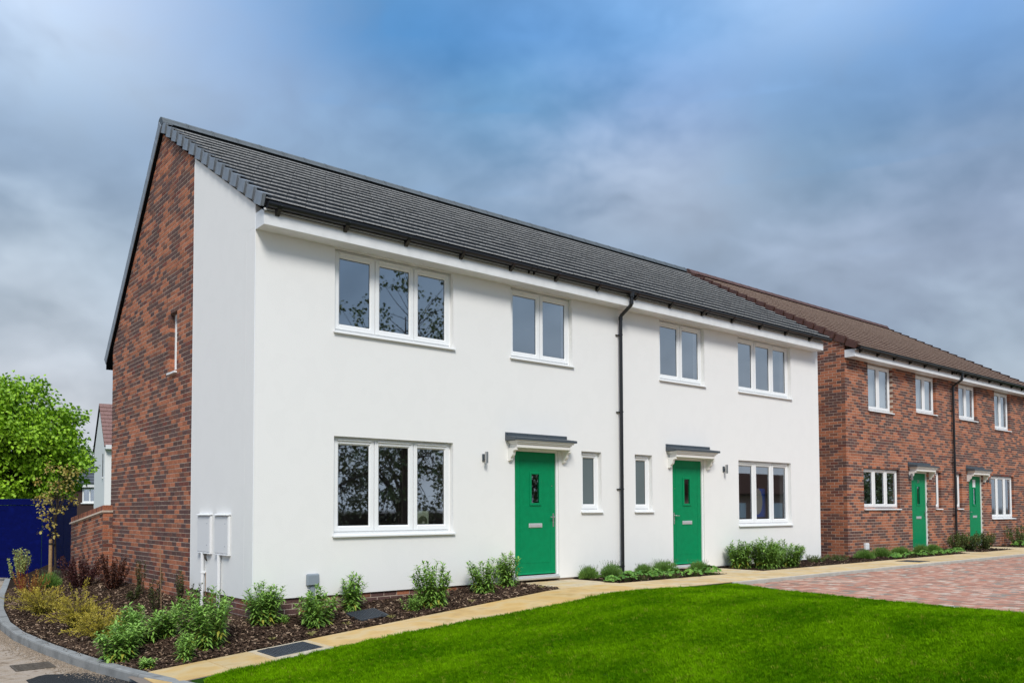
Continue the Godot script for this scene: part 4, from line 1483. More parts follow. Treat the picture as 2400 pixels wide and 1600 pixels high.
	window(h, 10.98, 13.05, 0.85, 2.277, 3, 0.0, M.glass)
	window(h, 6.17, 6.69, 1.175, 2.268, 1, 0.0, M.frost)
	window(h, 7.61, 8.12, 1.175, 2.268, 1, 0.0, M.frost)
	door(h, 4.575, 5.605, 0.02, 2.255, 0.0, false)
	door(h, 8.735, 9.755, 0.02, 2.255, 0.0, true)
	canopy(h, 5.09, 2.372, 0.0)
	canopy(h, 9.245, 2.372, 0.0)
	wall_lamp(h, 3.915, 2.065, 0.0)
	wall_lamp(h, 10.43, 2.062, 0.0)
	fascia(h, 0.0, 14.08, 5.024, 0.0, 0.29, 0.225)
	gutter(h, 0.02, 14.28, 5.295, 0.355, [4.72, 9.45], 1.02)
	downpipe(h, 7.165, 5.24, 0.355, 0.0, -0.06, [4.52, 3.05, 1.59, 0.14])
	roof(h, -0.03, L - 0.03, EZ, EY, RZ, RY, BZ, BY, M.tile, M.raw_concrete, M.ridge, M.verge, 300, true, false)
	rooms(h, 0.295, L - 0.295, -3.9, 5.1, [4.1, 7.155, 10.2])
	# meter boxes and their pipes on the rendered return
	for z in [-2.03, -1.31]:
		var b := MB.new()
		b.cbox(Vector3(-0.035, 0.585, z), Vector3(0.0, 1.135, z + 0.53), 0.006)
		var mbx := obj(h, "meter_box", b, M.white_box)
		var d := MB.new()
		d.cbox(Vector3(-0.041, 0.60, z + 0.016), Vector3(-0.0355, 1.122, z + 0.514), 0.004)
		obj(mbx, "box_door", d, M.white_box)
		var hd := MB.new()
		hd.prism([Vector2(0, 0), Vector2(-0.066, -0.016), Vector2(-0.066, -0.026), Vector2(0, -0.02)], Vector3(0, 1.165, z - 0.012), Vector3(1, 0, 0), Vector3(0, 1, 0), Vector3(0, 0, 0.554))
		obj(mbx, "box_hood", hd, M.white_box)
		var lip := MB.new()
		lip.cbox(Vector3(-0.048, 0.568, z - 0.01), Vector3(0.0, 0.584, z + 0.54), 0.003)
		obj(mbx, "box_lip", lip, M.white_box)
		for yy in [0.70, 1.02]:
			var k := MB.new()
			k.tube([Vector3(-0.041, yy, z + 0.42), Vector3(-0.045, yy, z + 0.42)], [0.008, 0.007], 8)
			obj(mbx, "lock", k, M.box_grey)
	for z in [-1.80, -1.13]:
		var p := MB.new()
		p.tube([Vector3(-0.038, 0.57, z), Vector3(-0.038, -0.35, z)], [0.027, 0.027], 14)
		var po := obj(h, "service_pipe", p, M.white_box)
		if z < -1.5:
			var c := MB.new()
			c.tube([Vector3(-0.038, 0.275, z), Vector3(-0.038, 0.295, z)], [0.032, 0.032], 14)
			c.cbox(Vector3(-0.03, 0.27, z - 0.045), Vector3(0.0, 0.30, z + 0.045), 0.003)
			obj(po, "pipe_clip", c, M.upvc)
	var wire := MB.new()
	var wp := []
	for i in 9:
		var f := i / 8.0
		wp.append(Vector3(-0.03 - 0.012 * sin(f * 9.0), 0.575 - 0.11 * sin(f * PI), -1.70 + 0.07 * f))
	var wr := []
	for i in 9:
		wr.append(0.007)
	wire.tube(wp, wr, 6)
	obj(h, "cable_loop", wire, M.bark)
	# grey cable boxes low on the front wall
	for q in [[0.77, 0.155], [13.20, 0.02]]:
		var b := MB.new()
		b.cbox(Vector3(q[0], q[1], 0.0), Vector3(q[0] + 0.185, q[1] + 0.165, 0.06), 0.014)
		var bo := obj(h, "cable_box", b, M.box_grey)
		var n := MB.new()
		n.cbox(Vector3(q[0] + 0.062, q[1] - 0.2, 0.002), Vector3(q[0] + 0.125, q[1], 0.034), 0.006)
		obj(bo, "cable_duct", n, M.box_grey)
		var lid := MB.new()
		lid.cbox(Vector3(q[0] + 0.012, q[1] + 0.012, 0.0605), Vector3(q[0] + 0.173, q[1] + 0.145, 0.066), 0.004)
		obj(bo, "lid", lid, M.box_grey)
	# boiler flue on the far gable
	var fl := MB.new()
	fl.tube([Vector3(L, 2.02, -0.55), Vector3(L + 0.10, 2.02, -0.55), Vector3(L + 0.14, 2.02, -0.55), Vector3(L + 0.16, 2.02, -0.55)], [0.09, 0.09, 0.075, 0.04], 16)
	obj(h, "boiler_flue", fl, M.black)
	# things standing behind the glass
	var c := thing("poster", "blue and white poster behind the middle pane of the right ground floor window", "poster", Vector3(12.18, 1.02, -0.30))
	var p1 := MB.new()
	p1.cbox(Vector3(-0.30, 0.0, -0.006), Vector3(0.26, 0.66, 0.0), 0.001)
	obj(c, "board", p1, mat(0.0, 0.10, 0.52, 0.5))
	var p2 := MB.new()
	var ov := []
	for i in 20:
		var f := TAU * i / 20
		ov.append(Vector2(-0.05 + cos(f) * 0.19, 0.36 + sin(f) * 0.30))
	p2.prism(ov, Vector3(0, 0, 0.0005), Vector3.RIGHT, Vector3.UP, Vector3(0, 0, 0.001))
	obj(c, "print", p2, mat(0.42, 0.42, 0.36, 0.6))
	var k := thing("boxed_clock", "small pale green boxed clock standing inside the left ground floor window", "clock", Vector3(2.88, 0.86, -0.24))
	var k1 := MB.new()
	k1.cbox(Vector3(-0.115, 0.06, -0.06), Vector3(0.115, 0.33, 0.0), 0.004)
	obj(k, "carton", k1, mat(0.52, 0.62, 0.45, 0.5))
	var k2 := MB.new()
	k2.tube([Vector3(0, 0.165, 0.0005), Vector3(0, 0.165, 0.004)], [0.09, 0.088], 20)
	obj(k, "dial", k2, mat(0.10, 0.12, 0.06, 0.5))
	var k3 := MB.new()
	k3.tube([Vector3(0.012, 0.15, 0.0045), Vector3(0.012, 0.15, 0.0065)], [0.022, 0.020], 14)
	obj(k, "hub", k3, mat(0.5, 0.55, 0.4, 0.5))

# ---------------------------------------------------------------- the brick pair
func brick_roof(z: float) -> float:
	# local z, the facade at 0
	if z > -5.0:
		return lerpf(8.45, 5.33, (z + 5.0) / 5.34) - 0.03
	return lerpf(8.45, 5.2, (z + 5.0) / -5.0) - 0.03

func brick_house() -> void:
	var h := thing("brick_house", "red and brown brick semi-detached house pair with brown tiled roof, right of the white one", "house", Vector3(15.8, 0.0, -0.1))
	var rng := RandomNumberGenerator.new()
	rng.seed = 13
	var X := 15.8
	var W := 12.55
	var top := 5.105
	var holes := [
		[17.0 - X, 18.37 - X, 3.84, top - 0.003], [19.79 - X, 21.10 - X, 3.99, top - 0.003], [22.70 - X, 24.04 - X, 3.99, top - 0.003], [25.49 - X, 26.82 - X, 3.84, top - 0.003],
		[16.67 - X, 18.68 - X, 1.20, 2.295], [20.93 - X, 21.31 - X, 1.20, 2.295], [22.39 - X, 22.78 - X, 1.20, 2.295], [25.06 - X, 27.0 - X, 0.87, 2.285],
		[19.40 - X, 20.40 - X, 0.03, 2.27], [23.31 - X, 24.32 - X, 0.03, 2.27]]
	var mo := MB.new()
	holed_wall(mo, 0.004, W - 0.004, -0.45, top + 0.2, -0.0035, -0.3, holes, 0.006)
	var fwall := obj(h, "front_wall", mo, M.mortar)
	var bricks := []
	lay(bricks, fwall, Transform3D.IDENTITY, 0.0, W, -0.42, top + 0.02, holes, func(_u): return 9.0, rng, 0.0, -0.02)
	var gm := MB.new()
	columns(gm, 0.0035, 0.29, [-0.302, -2.5, -5.0, -9.9], -0.45, 20.0, brick_roof)
	columns(gm, 0.0035, 0.29, [-0.008, -0.302], top + 0.2, 20.0, brick_roof)
	columns(gm, W - 0.29, W, [-0.302, -5.0, -9.9], -0.45, 20.0, brick_roof)
	columns(gm, W - 0.29, W, [-0.008, -0.302], top + 0.2, 20.0, brick_roof)
	var gw := obj(h, "gable_wall", gm, M.mortar)
	var side := Transform3D(Basis(Vector3(0, 0, 1), Vector3(0, 1, 0), Vector3(-1, 0, 0)), Vector3.ZERO)
	lay(bricks, gw, side, -6.0, -0.001, -0.42, 8.6, [], func(u): return brick_roof(u) - 0.05, rng, -0.113, 0.06)
	# distances were measured in the house's own axes
	for e in bricks:
		e[5] = (e[0].origin + h.position).distance_squared_to(EYE)
	emit_bricks(h, bricks, 300, 0.10)
	var blind: Material = M.curtain
	for i in 4:
		var q = holes[i]
		window(h, q[0], q[1], q[2], q[3], 2, 0.0, M.glass, true)
		var cb := MB.new()
		cb.cbox(Vector3(q[0] + 0.01, q[2] + 0.02, -0.18), Vector3(q[1] - 0.01, q[3] - 0.02, -0.172), 0.001)
		obj(h, "blind", cb, blind)
	window(h, holes[4][0], holes[4][1], 1.20, 2.295, 3, 0.0, M.glass, true)
	window(h, holes[5][0], holes[5][1], 1.20, 2.295, 1, 0.0, M.frost, true)
	window(h, holes[6][0], holes[6][1], 1.20, 2.295, 1, 0.0, M.frost, true)
	window(h, holes[7][0], holes[7][1], 0.87, 2.285, 3, 0.0, M.glass, true)
	var d1 := door(h, holes[8][0], holes[8][1], 0.03, 2.27, 0.0, false)
	var d2 := door(h, holes[9][0], holes[9][1], 0.03, 2.27, 0.0, true)
	var tm := TextMesh.new()
	tm.text = "24"
	tm.font_size = 16
	tm.pixel_size = 0.0075
	tm.depth = 0.008
	var sf := SystemFont.new()
	sf.font_names = PackedStringArray(["Droid Sans"])
	tm.font = sf
	tm.material = M.steel
	put_mesh(d1, "door_number", tm, Vector3((holes[8][0] + holes[8][1]) * 0.5, 1.985, -0.045))
	var bell := MB.new()
	bell.cbox(Vector3(holes[8][1] - 0.036, 1.28, -0.026), Vector3(holes[8][1] - 0.006, 1.38, -0.008), 0.004)
	obj(d1, "door_bell", bell, M.rubber)
	var pn := MB.new()
	pn.cbox(Vector3((holes[9][0] + holes[9][1]) * 0.5 - 0.11, 1.865, -0.0495), Vector3((holes[9][0] + holes[9][1]) * 0.5 + 0.10, 2.12, -0.0485), 0.0004)
	obj(d2, "paper_notice", pn, mat(0.8, 0.82, 0.84, 0.9))
	canopy(h, (holes[8][0] + holes[8][1]) * 0.5, 2.385, 0.0)
	canopy(h, (holes[9][0] + holes[9][1]) * 0.5, 2.385, 0.0)
	wall_lamp(h, 19.24 - X, 2.10, 0.0)
	wall_lamp(h, 24.72 - X, 2.10, 0.0)
	fascia(h, 0.0, W, top, 0.0, 0.28, 0.20)
	gutter(h, 0.08, W - 0.02, 5.345, 0.345, [6.9 - 0.9, 7.2], 0.92)
	downpipe(h, 22.12 - X, 5.30, 0.345, 0.0, 0.0, [4.2, 2.6, 1.0])
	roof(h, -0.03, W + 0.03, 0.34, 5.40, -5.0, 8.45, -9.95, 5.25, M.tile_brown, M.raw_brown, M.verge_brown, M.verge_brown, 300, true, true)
	rooms(h, 0.295, W - 0.295, -3.6, 5.1, [3.4, 6.275, 9.2])
	var q2 := MB.new()
	q2.cbox(Vector3(0.78, 0.12, 0.002), Vector3(0.97, 0.30, 0.07), 0.012)
	var bo := obj(h, "cable_box", q2, M.white_box)
	var q3 := MB.new()
	q3.cbox(Vector3(0.80, 0.14, 0.0705), Vector3(0.95, 0.28, 0.076), 0.004)
	obj(bo, "lid", q3, M.white_box)

# ---------------------------------------------------------------- walls, hoarding and houses behind
func garden_wall() -> void:
	var h := thing("garden_wall", "brick garden wall with a tile crease and brick coping, behind the gable", "wall", Vector3(-0.16, -0.1, -7.05))
	var slope := 0.095
	var f := func(p): return Vector3(p.x, p.y + slope * p.z, p.z)
	var m := MB.new()
	m.cbox(Vector3(0.004, -0.7, -2.74), Vector3(0.20, 1.30, 0.0), 0.002)
	m.warp(f)
	var core := obj(h, "mortar_core", m, M.mortar)
	var rng := RandomNumberGenerator.new()
	rng.seed = 23
	var list := []
	var face_ := Transform3D(Basis(Vector3(0, 0, 1), Vector3(0, 1, 0), Vector3(-1, 0, 0)), Vector3.ZERO)
	lay(list, core, face_, -2.75, 0.0, -0.3, 1.275, [], func(_u): return 9.0, rng, -2.75, -0.02)
	lay(list, core, Transform3D(Basis.IDENTITY, Vector3(0.0, 0, 0.008)), 0.0, 0.215, -0.3, 1.275, [], func(_u): return 9.0, rng, 0.0, -0.05)
	var n := 0
	for e in list:
		var b := MB.new()
		var c: Color = BRICK_TONES[e[4]] * rng.randf_range(0.9, 1.1)
		c.a = 1.0
		brick_mesh(b, e[0], e[1], e[2], e[3], 0.06, c)
		b.warp(f)
		obj(core, "brick", b, M.brick)
		n += 1
	var cr := MB.new()
	cr.cbox(Vector3(-0.035, 1.285, -2.76), Vector3(0.24, 1.303, 0.035), 0.003)
	cr.cbox(Vector3(-0.028, 1.306, -2.76), Vector3(0.235, 1.322, 0.03), 0.003)
	cr.warp(f)
	obj(h, "tile_crease", cr, mat(0.62, 0.52, 0.42, 0.9))
	for i in 36:
		var b := MB.new()
		var c: Color = BRICK_TONES[[1, 2, 1, 2, 5][i % 5]] * rng.randf_range(0.8, 1.05)
		c.a = 1.0
		b.cbox(Vector3(-0.004, 1.328, -2.75 + i * 0.0765), Vector3(0.212, 1.43, -2.75 + i * 0.0765 + 0.068), 0.004, c)
		b.warp(f)
		obj(h, "coping_brick", b, M.brick)

func hoarding() -> void:
	var pts := [Vector3(-1.02, -0.52, -14.3), Vector3(0.08, -0.52, -13.42), Vector3(1.2, -0.52, -15.6)]
	var h := thing("site_hoarding", "tall blue painted site hoarding behind the young tree", "hoarding", pts[1])
	for i in 2:
		var a: Vector3 = pts[i] - pts[1]
		var b: Vector3 = pts[i + 1] - pts[1]
		var d := (b - a)
		var len := d.length()
		d = d / len
		var n := Vector3(-d.z, 0, d.x)
		var t := Transform3D(Basis(d, Vector3.UP, n), a)
		var k := 0
		var x := 0.0
		while x < len - 0.05:
			var e := minf(x + 1.22, len)
			var m := MB.new()
			m.cbox(Vector3(x + 0.006, 0.03, -0.02), Vector3(e - 0.006, 1.895, 0.0), 0.004, Color.WHITE, t)
			obj(h, "board_panel", m, M.hoarding)
			x = e
			k += 1
		var c := MB.new()
		c.cbox(Vector3(0, 1.90, -0.05), Vector3(len, 2.06, 0.022), 0.006, Color.WHITE, t)
		obj(h, "top_rail", c, M.hoarding)
	var post := MB.new()  # near-black upright put in for the dark gap at the hoarding's left end
	post.cbox(Vector3(-1.2, 0.0, -1.0), Vector3(-1.08, 2.1, -0.86), 0.004)
	obj(h, "dark_gap_strip", post, M.dark)

func back_houses() -> void:
	# white house with a brown roof, seen past the gable
	var h := thing("rear_white_house", "distant white gabled house with a brown tiled roof seen past the brick gable", "house", Vector3(6.0, -0.9, -32.4))
	h.rotation.y = -0.11
	var w := MB.new()
	columns(w, -0.04, 7.0, [0.0, -1.9, -3.8], 0.0, 20.0, func(z): return 5.28 + (1.9 - absf(z + 1.9)) * 1.05)
	var wo := obj(h, "wall", w, M.render)
	var s := MB.new()
	s.box(Vector3(-0.045, 4.35, -0.6), Vector3(0.02, 1.15, 0.16))
	obj(h, "window", s, M.dark)
	var ws := MB.new()
	ws.cbox(Vector3(-0.1, 3.72, -0.75), Vector3(0.0, 3.78, -0.45), 0.004)
	obj(wo, "sill", ws, M.upvc)
	var f := MB.new()
	f.cbox(Vector3(-0.05, 5.1, 0.0), Vector3(7, 5.3, 0.3), 0.01)
	obj(h, "fascia_board", f, M.fascia)
	var r := MB.new()
	var sl := Vector3(0, 1.05, -1.0).normalized()
	var nn := Vector3(0, 1.0, 1.05).normalized()
	var rf := MB.new()
	rf.quad(Vector3(-0.1, 5.2, 0.25), Vector3(7, 5.2, 0.25), Vector3(7, 7.47, -1.9), Vector3(-0.1, 7.47, -1.9))
	rf.quad(Vector3(-0.1, 7.47, -1.9), Vector3(7, 7.47, -1.9), Vector3(7, 5.2, -4.05), Vector3(-0.1, 5.2, -4.05))
	var ro := obj(h, "roof", rf, M.dark)
	for i in 11:
		for j in 5:
			var b := MB.new()
			var o := Vector3(-0.1 + j * 0.33 + (0.16 if i % 2 else 0.0) - 0.16, 5.23, 0.27) + sl * (0.285 * i)
			var fr := Transform3D(Basis(Vector3.RIGHT, sl, nn), o) * Transform3D(Basis(Vector3.RIGHT, -0.09), Vector3.ZERO)
			b.cbox(Vector3(maxf(0.0, -0.1 - o.x), 0, 0.02), Vector3(0.324, 0.30, 0.045), 0.004, Color.WHITE, fr)
			obj(ro, "roof_tile", b, mat(0.19, 0.10, 0.085, 0.7) if i == 0 and j == 0 else r_mat())
	# low brick house with a dark slate-like roof
	var g := thing("grey_roof_house", "distant dark brick house with a grey tiled hipped roof behind the hoarding", "house", Vector3(7.0, -0.9, -44.0))
	var gw := MB.new()
	var dirx := Vector3(0.77, 0, 0.64)
	var dirz := Vector3(0.64, 0, -0.77)
	var ft := Transform3D(Basis(dirx, Vector3.UP, -dirz), Vector3.ZERO)
	gw.cbox(Vector3(-0.5, 0, -5.0), Vector3(6.0, 3.62, 0.0), 0.01, Color.WHITE, ft)
	obj(g, "wall", gw, mat(0.055, 0.03, 0.022, 0.9))
	var gf := MB.new()
	gf.cbox(Vector3(-0.8, 3.55, 0.0), Vector3(6.2, 3.78, 0.3), 0.01, Color.WHITE, ft)
	obj(g, "fascia_board", gf, M.fascia)
	var gwin := MB.new()
	for q in [[0.62, 0.70], [1.02, 1.10], [1.42, 1.50]]:
		gwin.cbox(Vector3(q[0], 2.64, 0.0), Vector3(q[1], 3.5, 0.04), 0.004, Color.WHITE, ft)
	for q in [[2.64, 2.74], [3.42, 3.5]]:
		gwin.cbox(Vector3(0.70, q[0], 0.0), Vector3(1.42, q[1], 0.039), 0.004, Color.WHITE, ft)
	gwin.cbox(Vector3(0.55, 2.58, 0.0), Vector3(1.57, 2.64, 0.09), 0.004, Color.WHITE, ft)
	var gwo := obj(g, "window", gwin, M.upvc)
	for q in [[0.70, 1.02], [1.10, 1.42]]:
		var p := MB.new()
		p.box(Vector3((q[0] + q[1]) * 0.5, 3.08, 0.012), Vector3(q[1] - q[0], 0.68, 0.01), Color.WHITE, ft)
		obj(gwo, "pane", p, M.glass)
	var deck := MB.new()
	deck.quad(ft * Vector3(-0.9, 3.78, 0.35), ft * Vector3(6.3, 3.78, 0.35), ft * Vector3(6.3, 6.2, -2.6), ft * Vector3(2.1, 6.2, -2.6))
	deck.tri(ft * Vector3(-0.9, 3.78, 0.35), ft * Vector3(2.1, 6.2, -2.6), ft * Vector3(-0.9, 3.78, -5.3))
	var dk := obj(g, "roof", deck, M.dark)
	var gm := mat(0.06, 0.068, 0.082, 0.6)
	for i in 10:
		var y := i * 0.3
		var rs := Vector3(0, 2.42, -2.95).normalized()
		var b := MB.new()
		var o := Vector3(-0.9, 3.78, 0.35) + rs * y
		var ind := 3.0 * (y / 3.82)
		b.quad(ft * (o + Vector3(ind, 0.06, 0.03)), ft * (o + Vector3(7.2, 0.06, 0.03)), ft * (o + Vector3(7.2, 0.02, 0.0) + rs * 0.3), ft * (o + Vector3(ind + 0.235, 0.02, 0.0) + rs * 0.3))
		b.quad(ft * (o + Vector3(ind, 0.0, 0.03)), ft * (o + Vector3(7.2, 0.0, 0.03)), ft * (o + Vector3(7.2, 0.06, 0.03)), ft * (o + Vector3(ind, 0.06, 0.03)))
		obj(dk, "tile_course", b, gm)

var _rm: Material
func r_mat() -> Material:
	if _rm == null:
		_rm = mat(0.20, 0.105, 0.09, 0.7)
	return _rm

# ---------------------------------------------------------------- plants
func leaf(b: MB, p: Vector3, d: Vector3, n: Vector3, len: float, wid: float, droop: float, col: Color) -> void:
	var s := d.cross(n).normalized() * wid * 0.5
	var c := p + d * len * 0.45 - n * wid * 0.12
	var l := p + d * len * 0.42 + s
	var r := p + d * len * 0.42 - s
	var t := p + d * len + Vector3(0, -droop * len, 0)
	b.tri(p, c, l, col); b.tri(l, c, t, col)
	b.tri(p, r, c, col); b.tri(c, r, t, col)

func mixc(a: Color, b: Color, t: float) -> Color:
	var c := a.lerp(b, clampf(t, 0.0, 1.0))
	c.a = 1.0
	return c

func rdir(rng: RandomNumberGenerator) -> Vector3:
	var v := Vector3(rng.randfn(), rng.randfn(), rng.randfn())
	return v.normalized() if v.length() > 0.01 else Vector3.UP

func at_bed(x: float, z: float) -> Vector3:
	return Vector3(x, bed_y(x, z) - 0.01, z)

func leafy_plant(label: String, x: float, z: float, h: float, w: float, sd: int, shade := 1.0) -> void:
	var t := thing("leafy_perennial", label, "plant", at_bed(x, z), "leafy green perennials")
	var rng := RandomNumberGenerator.new()
	rng.seed = sd
	var st := MB.new()
	var lf := MB.new()
	var n := int((8 + w * 38.0) * (1.7 if shade < 1.0 else 1.1))
	for i in n:
		var f := rng.randf() * TAU
		var r := sqrt(rng.randf()) * w * 0.5
		var hh := h * rng.randf_range(0.62, 1.02) * (1.0 - 0.25 * pow(r / (w * 0.5), 2.0))
		var foot := Vector3(cos(f), 0, sin(f)) * r * 0.45
		var head := Vector3(cos(f) * r, hh, sin(f) * r)
		var mid := foot.lerp(head, 0.5) + Vector3(cos(f), 0, sin(f)) * -0.02
		st.tube([foot, mid, head], [0.0045, 0.0035, 0.0018], 5, Color(0.10, 0.12, 0.03), false)
		var k := int(18 + hh * 70.0)
		for j in k:
			var q := pow((j + 0.5) / k, 0.8)
			var p := foot.lerp(mid, q * 2.0) if q < 0.5 else mid.lerp(head, q * 2.0 - 1.0)
			var a := j * 2.4 + f + rng.randfn(0, 0.3)
			var rise := lerpf(-0.15, 0.62, q) + rng.randfn(0, 0.25)
			var d := Vector3(cos(a) * cos(rise), sin(rise), sin(a) * cos(rise))
			var ll := rng.randf_range(0.085, 0.14) * lerpf(1.0, 0.78, q) * clampf(h * 2.2, 0.6, 1.0)
			var c := mixc(Color(0.085, 0.20, 0.026), Color(0.28, 0.47, 0.09), 0.25 + 0.6 * rng.randf() + 0.15 * q)
			if q < 0.4 and rng.randf() < 0.16:
				c = Color(0.30, 0.30, 0.04)
			c = Color(c.r * shade, c.g * shade, c.b * shade)
			leaf(lf, p, d, (Vector3.UP - d * d.y).normalized(), ll, ll * 0.30, rng.randf_range(0.1, 0.5), c)
	obj(t, "stem", st, M.stem)
	obj(t, "foliage", lf, M.leaf)

func lavender(label: String, x: float, z: float, h: float, w: float, sd: int) -> void:
	var t := thing("lavender", label, "plant", at_bed(x, z), "lavender mounds")
	var rng := RandomNumberGenerator.new()
	rng.seed = sd
	var lf := MB.new()
	var n := int(1700 + 1700 * w)
	for i in n:
		var f := rng.randf() * TAU
		var e := acos(1.0 - rng.randf() * 0.98)
		var d := Vector3(sin(e) * cos(f), cos(e), sin(e) * sin(f))
		var r := rng.randf_range(0.35, 1.0)
		var p := Vector3(d.x * w * 0.5 * r, d.y * h * 0.8 * r, d.z * w * 0.5 * r)
		var dd := (d + Vector3(0, 0.9, 0) + rdir(rng) * 0.35).normalized()
		var ll := rng.randf_range(0.035, 0.075)
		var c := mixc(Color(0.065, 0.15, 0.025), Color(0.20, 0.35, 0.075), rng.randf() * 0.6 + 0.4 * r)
		leaf(lf, p, dd, rdir(rng), ll, 0.009, 0.0, c)
	for i in int(26 + 60 * w):
		var f := rng.randf() * TAU
		var r := sqrt(rng.randf()) * w * 0.42
		var p := Vector3(cos(f) * r, h * 0.62, sin(f) * r)
		var q := p + Vector3(cos(f) * r * 0.25, h * rng.randf_range(0.2, 0.4), sin(f) * r * 0.25)
		lf.tube([p, q], [0.0012, 0.0012], 3, Color(0.09, 0.15, 0.05), false)
		leaf(lf, q, (q - p).normalized(), rdir(rng), 0.022, 0.008, 0.0, Color(0.16, 0.19, 0.13))
	obj(t, "foliage", lf, M.leaf)
	var st := MB.new()
	for i in 8:
		var f := TAU * i / 8.0
		st.tube([Vector3(0, 0, 0), Vector3(cos(f) * w * 0.3, h * 0.35, sin(f) * w * 0.3)], [0.005, 0.003], 5, Color(0.09, 0.07, 0.05), false)
	obj(t, "stem", st, M.stem)

func round_leaf(b: MB, c: Vector3, n: Vector3, r: float, col: Color, rng: RandomNumberGenerator) -> void:
	var a := n.cross(Vector3(0.31, 0.2, 0.93)).normalized()
	var d := n.cross(a)
	var k := 18
	var ring := []
	var turn := rng.randf() * TAU
	for i in k:
		var f := TAU * i / k
		var q := r * (1.0 + 0.10 * cos(f * 7.0)) * (0.35 if i == 0 else 1.0)
		ring.append(c + (a * cos(f + turn) + d * sin(f + turn)) * q + n * (0.16 * r * cos(f * 7.0) + 0.22 * r))
	for i in k:
		b.tri(c, ring[i], ring[(i + 1) % k], col)

func ladys_mantle(label: String, x: float, z: float, h: float, w: float, sd: int) -> void:
	var t := thing("ladys_mantle", label, "plant", at_bed(x, z), "scalloped ground cover plants")
	var rng := RandomNumberGenerator.new()
	rng.seed = sd
	var lf := MB.new()
	var st := MB.new()
	for i in 46:
		var f := rng.randf() * TAU
		var q := sqrt(rng.randf())
		var p := Vector3(cos(f) * q * w * 0.5, h * (0.35 + 0.62 * (1.0 - q * q) * rng.randf_range(0.6, 1.05)), sin(f) * q * w * 0.5)
		var n := Vector3(cos(f) * q * 0.9, 1.0, sin(f) * q * 0.9).normalized() + rdir(rng) * 0.3
		var c := mixc(Color(0.07, 0.19, 0.028), Color(0.19, 0.36, 0.06), rng.randf())
		round_leaf(lf, p, n.normalized(), rng.randf_range(0.026, 0.046), c, rng)
		st.tube([Vector3(p.x * 0.3, 0, p.z * 0.3), p], [0.002, 0.0015], 3, Color(0.13, 0.2, 0.05), false)
	obj(t, "foliage", lf, M.leaf)
	obj(t, "stem", st, M.stem)

func golden_shrub(label: String, x: float, z: float, h: float, w: float, sd: int) -> void:
	var t := thing("golden_conifer", label, "shrub", at_bed(x, z), "golden feathery shrubs")
	var rng := RandomNumberGenerator.new()
	rng.seed = sd
	var lf := MB.new()
	var st := MB.new()
	for i in int(50 + w * 70):
		var f := rng.randf() * TAU
		var e := rng.randf_range(0.25, 1.15)
		var len := w * 0.58 * rng.randf_range(0.55, 1.15)
		var d := Vector3(cos(f) * cos(e), sin(e), sin(f) * cos(e))
		if i < 4:
			d = (d + Vector3(0, 1.6, 0)).normalized()
			len = h * rng.randf_range(0.8, 1.0)
		var tip := d * len
		tip.y = minf(tip.y, h)
		var mid := tip * 0.55 + Vector3(0, h * 0.12, 0)
		st.tube([Vector3.ZERO, mid, tip], [0.005, 0.003, 0.001], 4, Color(0.14, 0.10, 0.04), false)
		for j in 44:
			var q := (j + 1) / 44.0
			var p := (Vector3.ZERO.lerp(mid, q * 2.0) if q < 0.5 else mid.lerp(tip, q * 2.0 - 1.0))
			var dd := (d + rdir(rng) * 0.95).normalized()
			var c := mixc(Color(0.13, 0.15, 0.02), Color(0.60, 0.47, 0.06), pow(q, 0.8) * 0.75 + rng.randf() * 0.35 - 0.1)
			leaf(lf, p, dd, rdir(rng), rng.randf_range(0.03, 0.06) * (1.15 - 0.4 * q), 0.008, 0.0, c)
	obj(t, "foliage", lf, M.leaf)
	obj(t, "stem", st, M.stem)

func small_leaf_shrub(called: String, label: String, group: String, at: Vector3, h: float, w: float, sd: int, stems: int, per: int, size: float, ca: Color, cb: Color, sc: Color, upright: float, bare := 0.1) -> Node3D:
	var t := thing(called, label, "shrub", at, group)
	var rng := RandomNumberGenerator.new()
	rng.seed = sd
	var lf := MB.new()
	var st := MB.new()
	for i in stems:
		var f := rng.randf() * TAU
		var r := sqrt(rng.randf()) * w * 0.5
		var tip := Vector3(cos(f) * r, h * rng.randf_range(0.55, 1.0), sin(f) * r)
		var mid := Vector3(tip.x * (1.0 - upright) , tip.y * 0.55, tip.z * (1.0 - upright)) + rdir(rng) * 0.03
		st.tube([Vector3(tip.x * 0.25, 0, tip.z * 0.25), mid, tip], [0.005, 0.004, 0.0015], 5, sc, false)
		for j in per:
			var q := bare + (1.0 - bare) * rng.randf()
			var p := Vector3(tip.x * 0.25, 0, tip.z * 0.25).lerp(mid, q * 2.0) if q < 0.5 else mid.lerp(tip, q * 2.0 - 1.0)
			var d := rdir(rng)
			leaf(lf, p + d * 0.008, (d + Vector3(0, 0.25, 0)).normalized(), rdir(rng), size * rng.randf_range(0.6, 1.15), size * 0.5, 0.1, mixc(ca, cb, rng.randf()))
	obj(t, "stem", st, M.stem)
	obj(t, "foliage", lf, M.leaf)
	return t

func cane(label: String, at: Vector3, top: Vector3) -> void:
	var t := thing("garden_cane", label, "cane", at, "thin planting canes")
	var b := MB.new()
	b.tube([Vector3(0, -0.05, 0), top * 0.5, top], [0.006, 0.0055, 0.005], 6, Color(0.30, 0.19, 0.11))
	obj(t, "rod", b, M.stem)

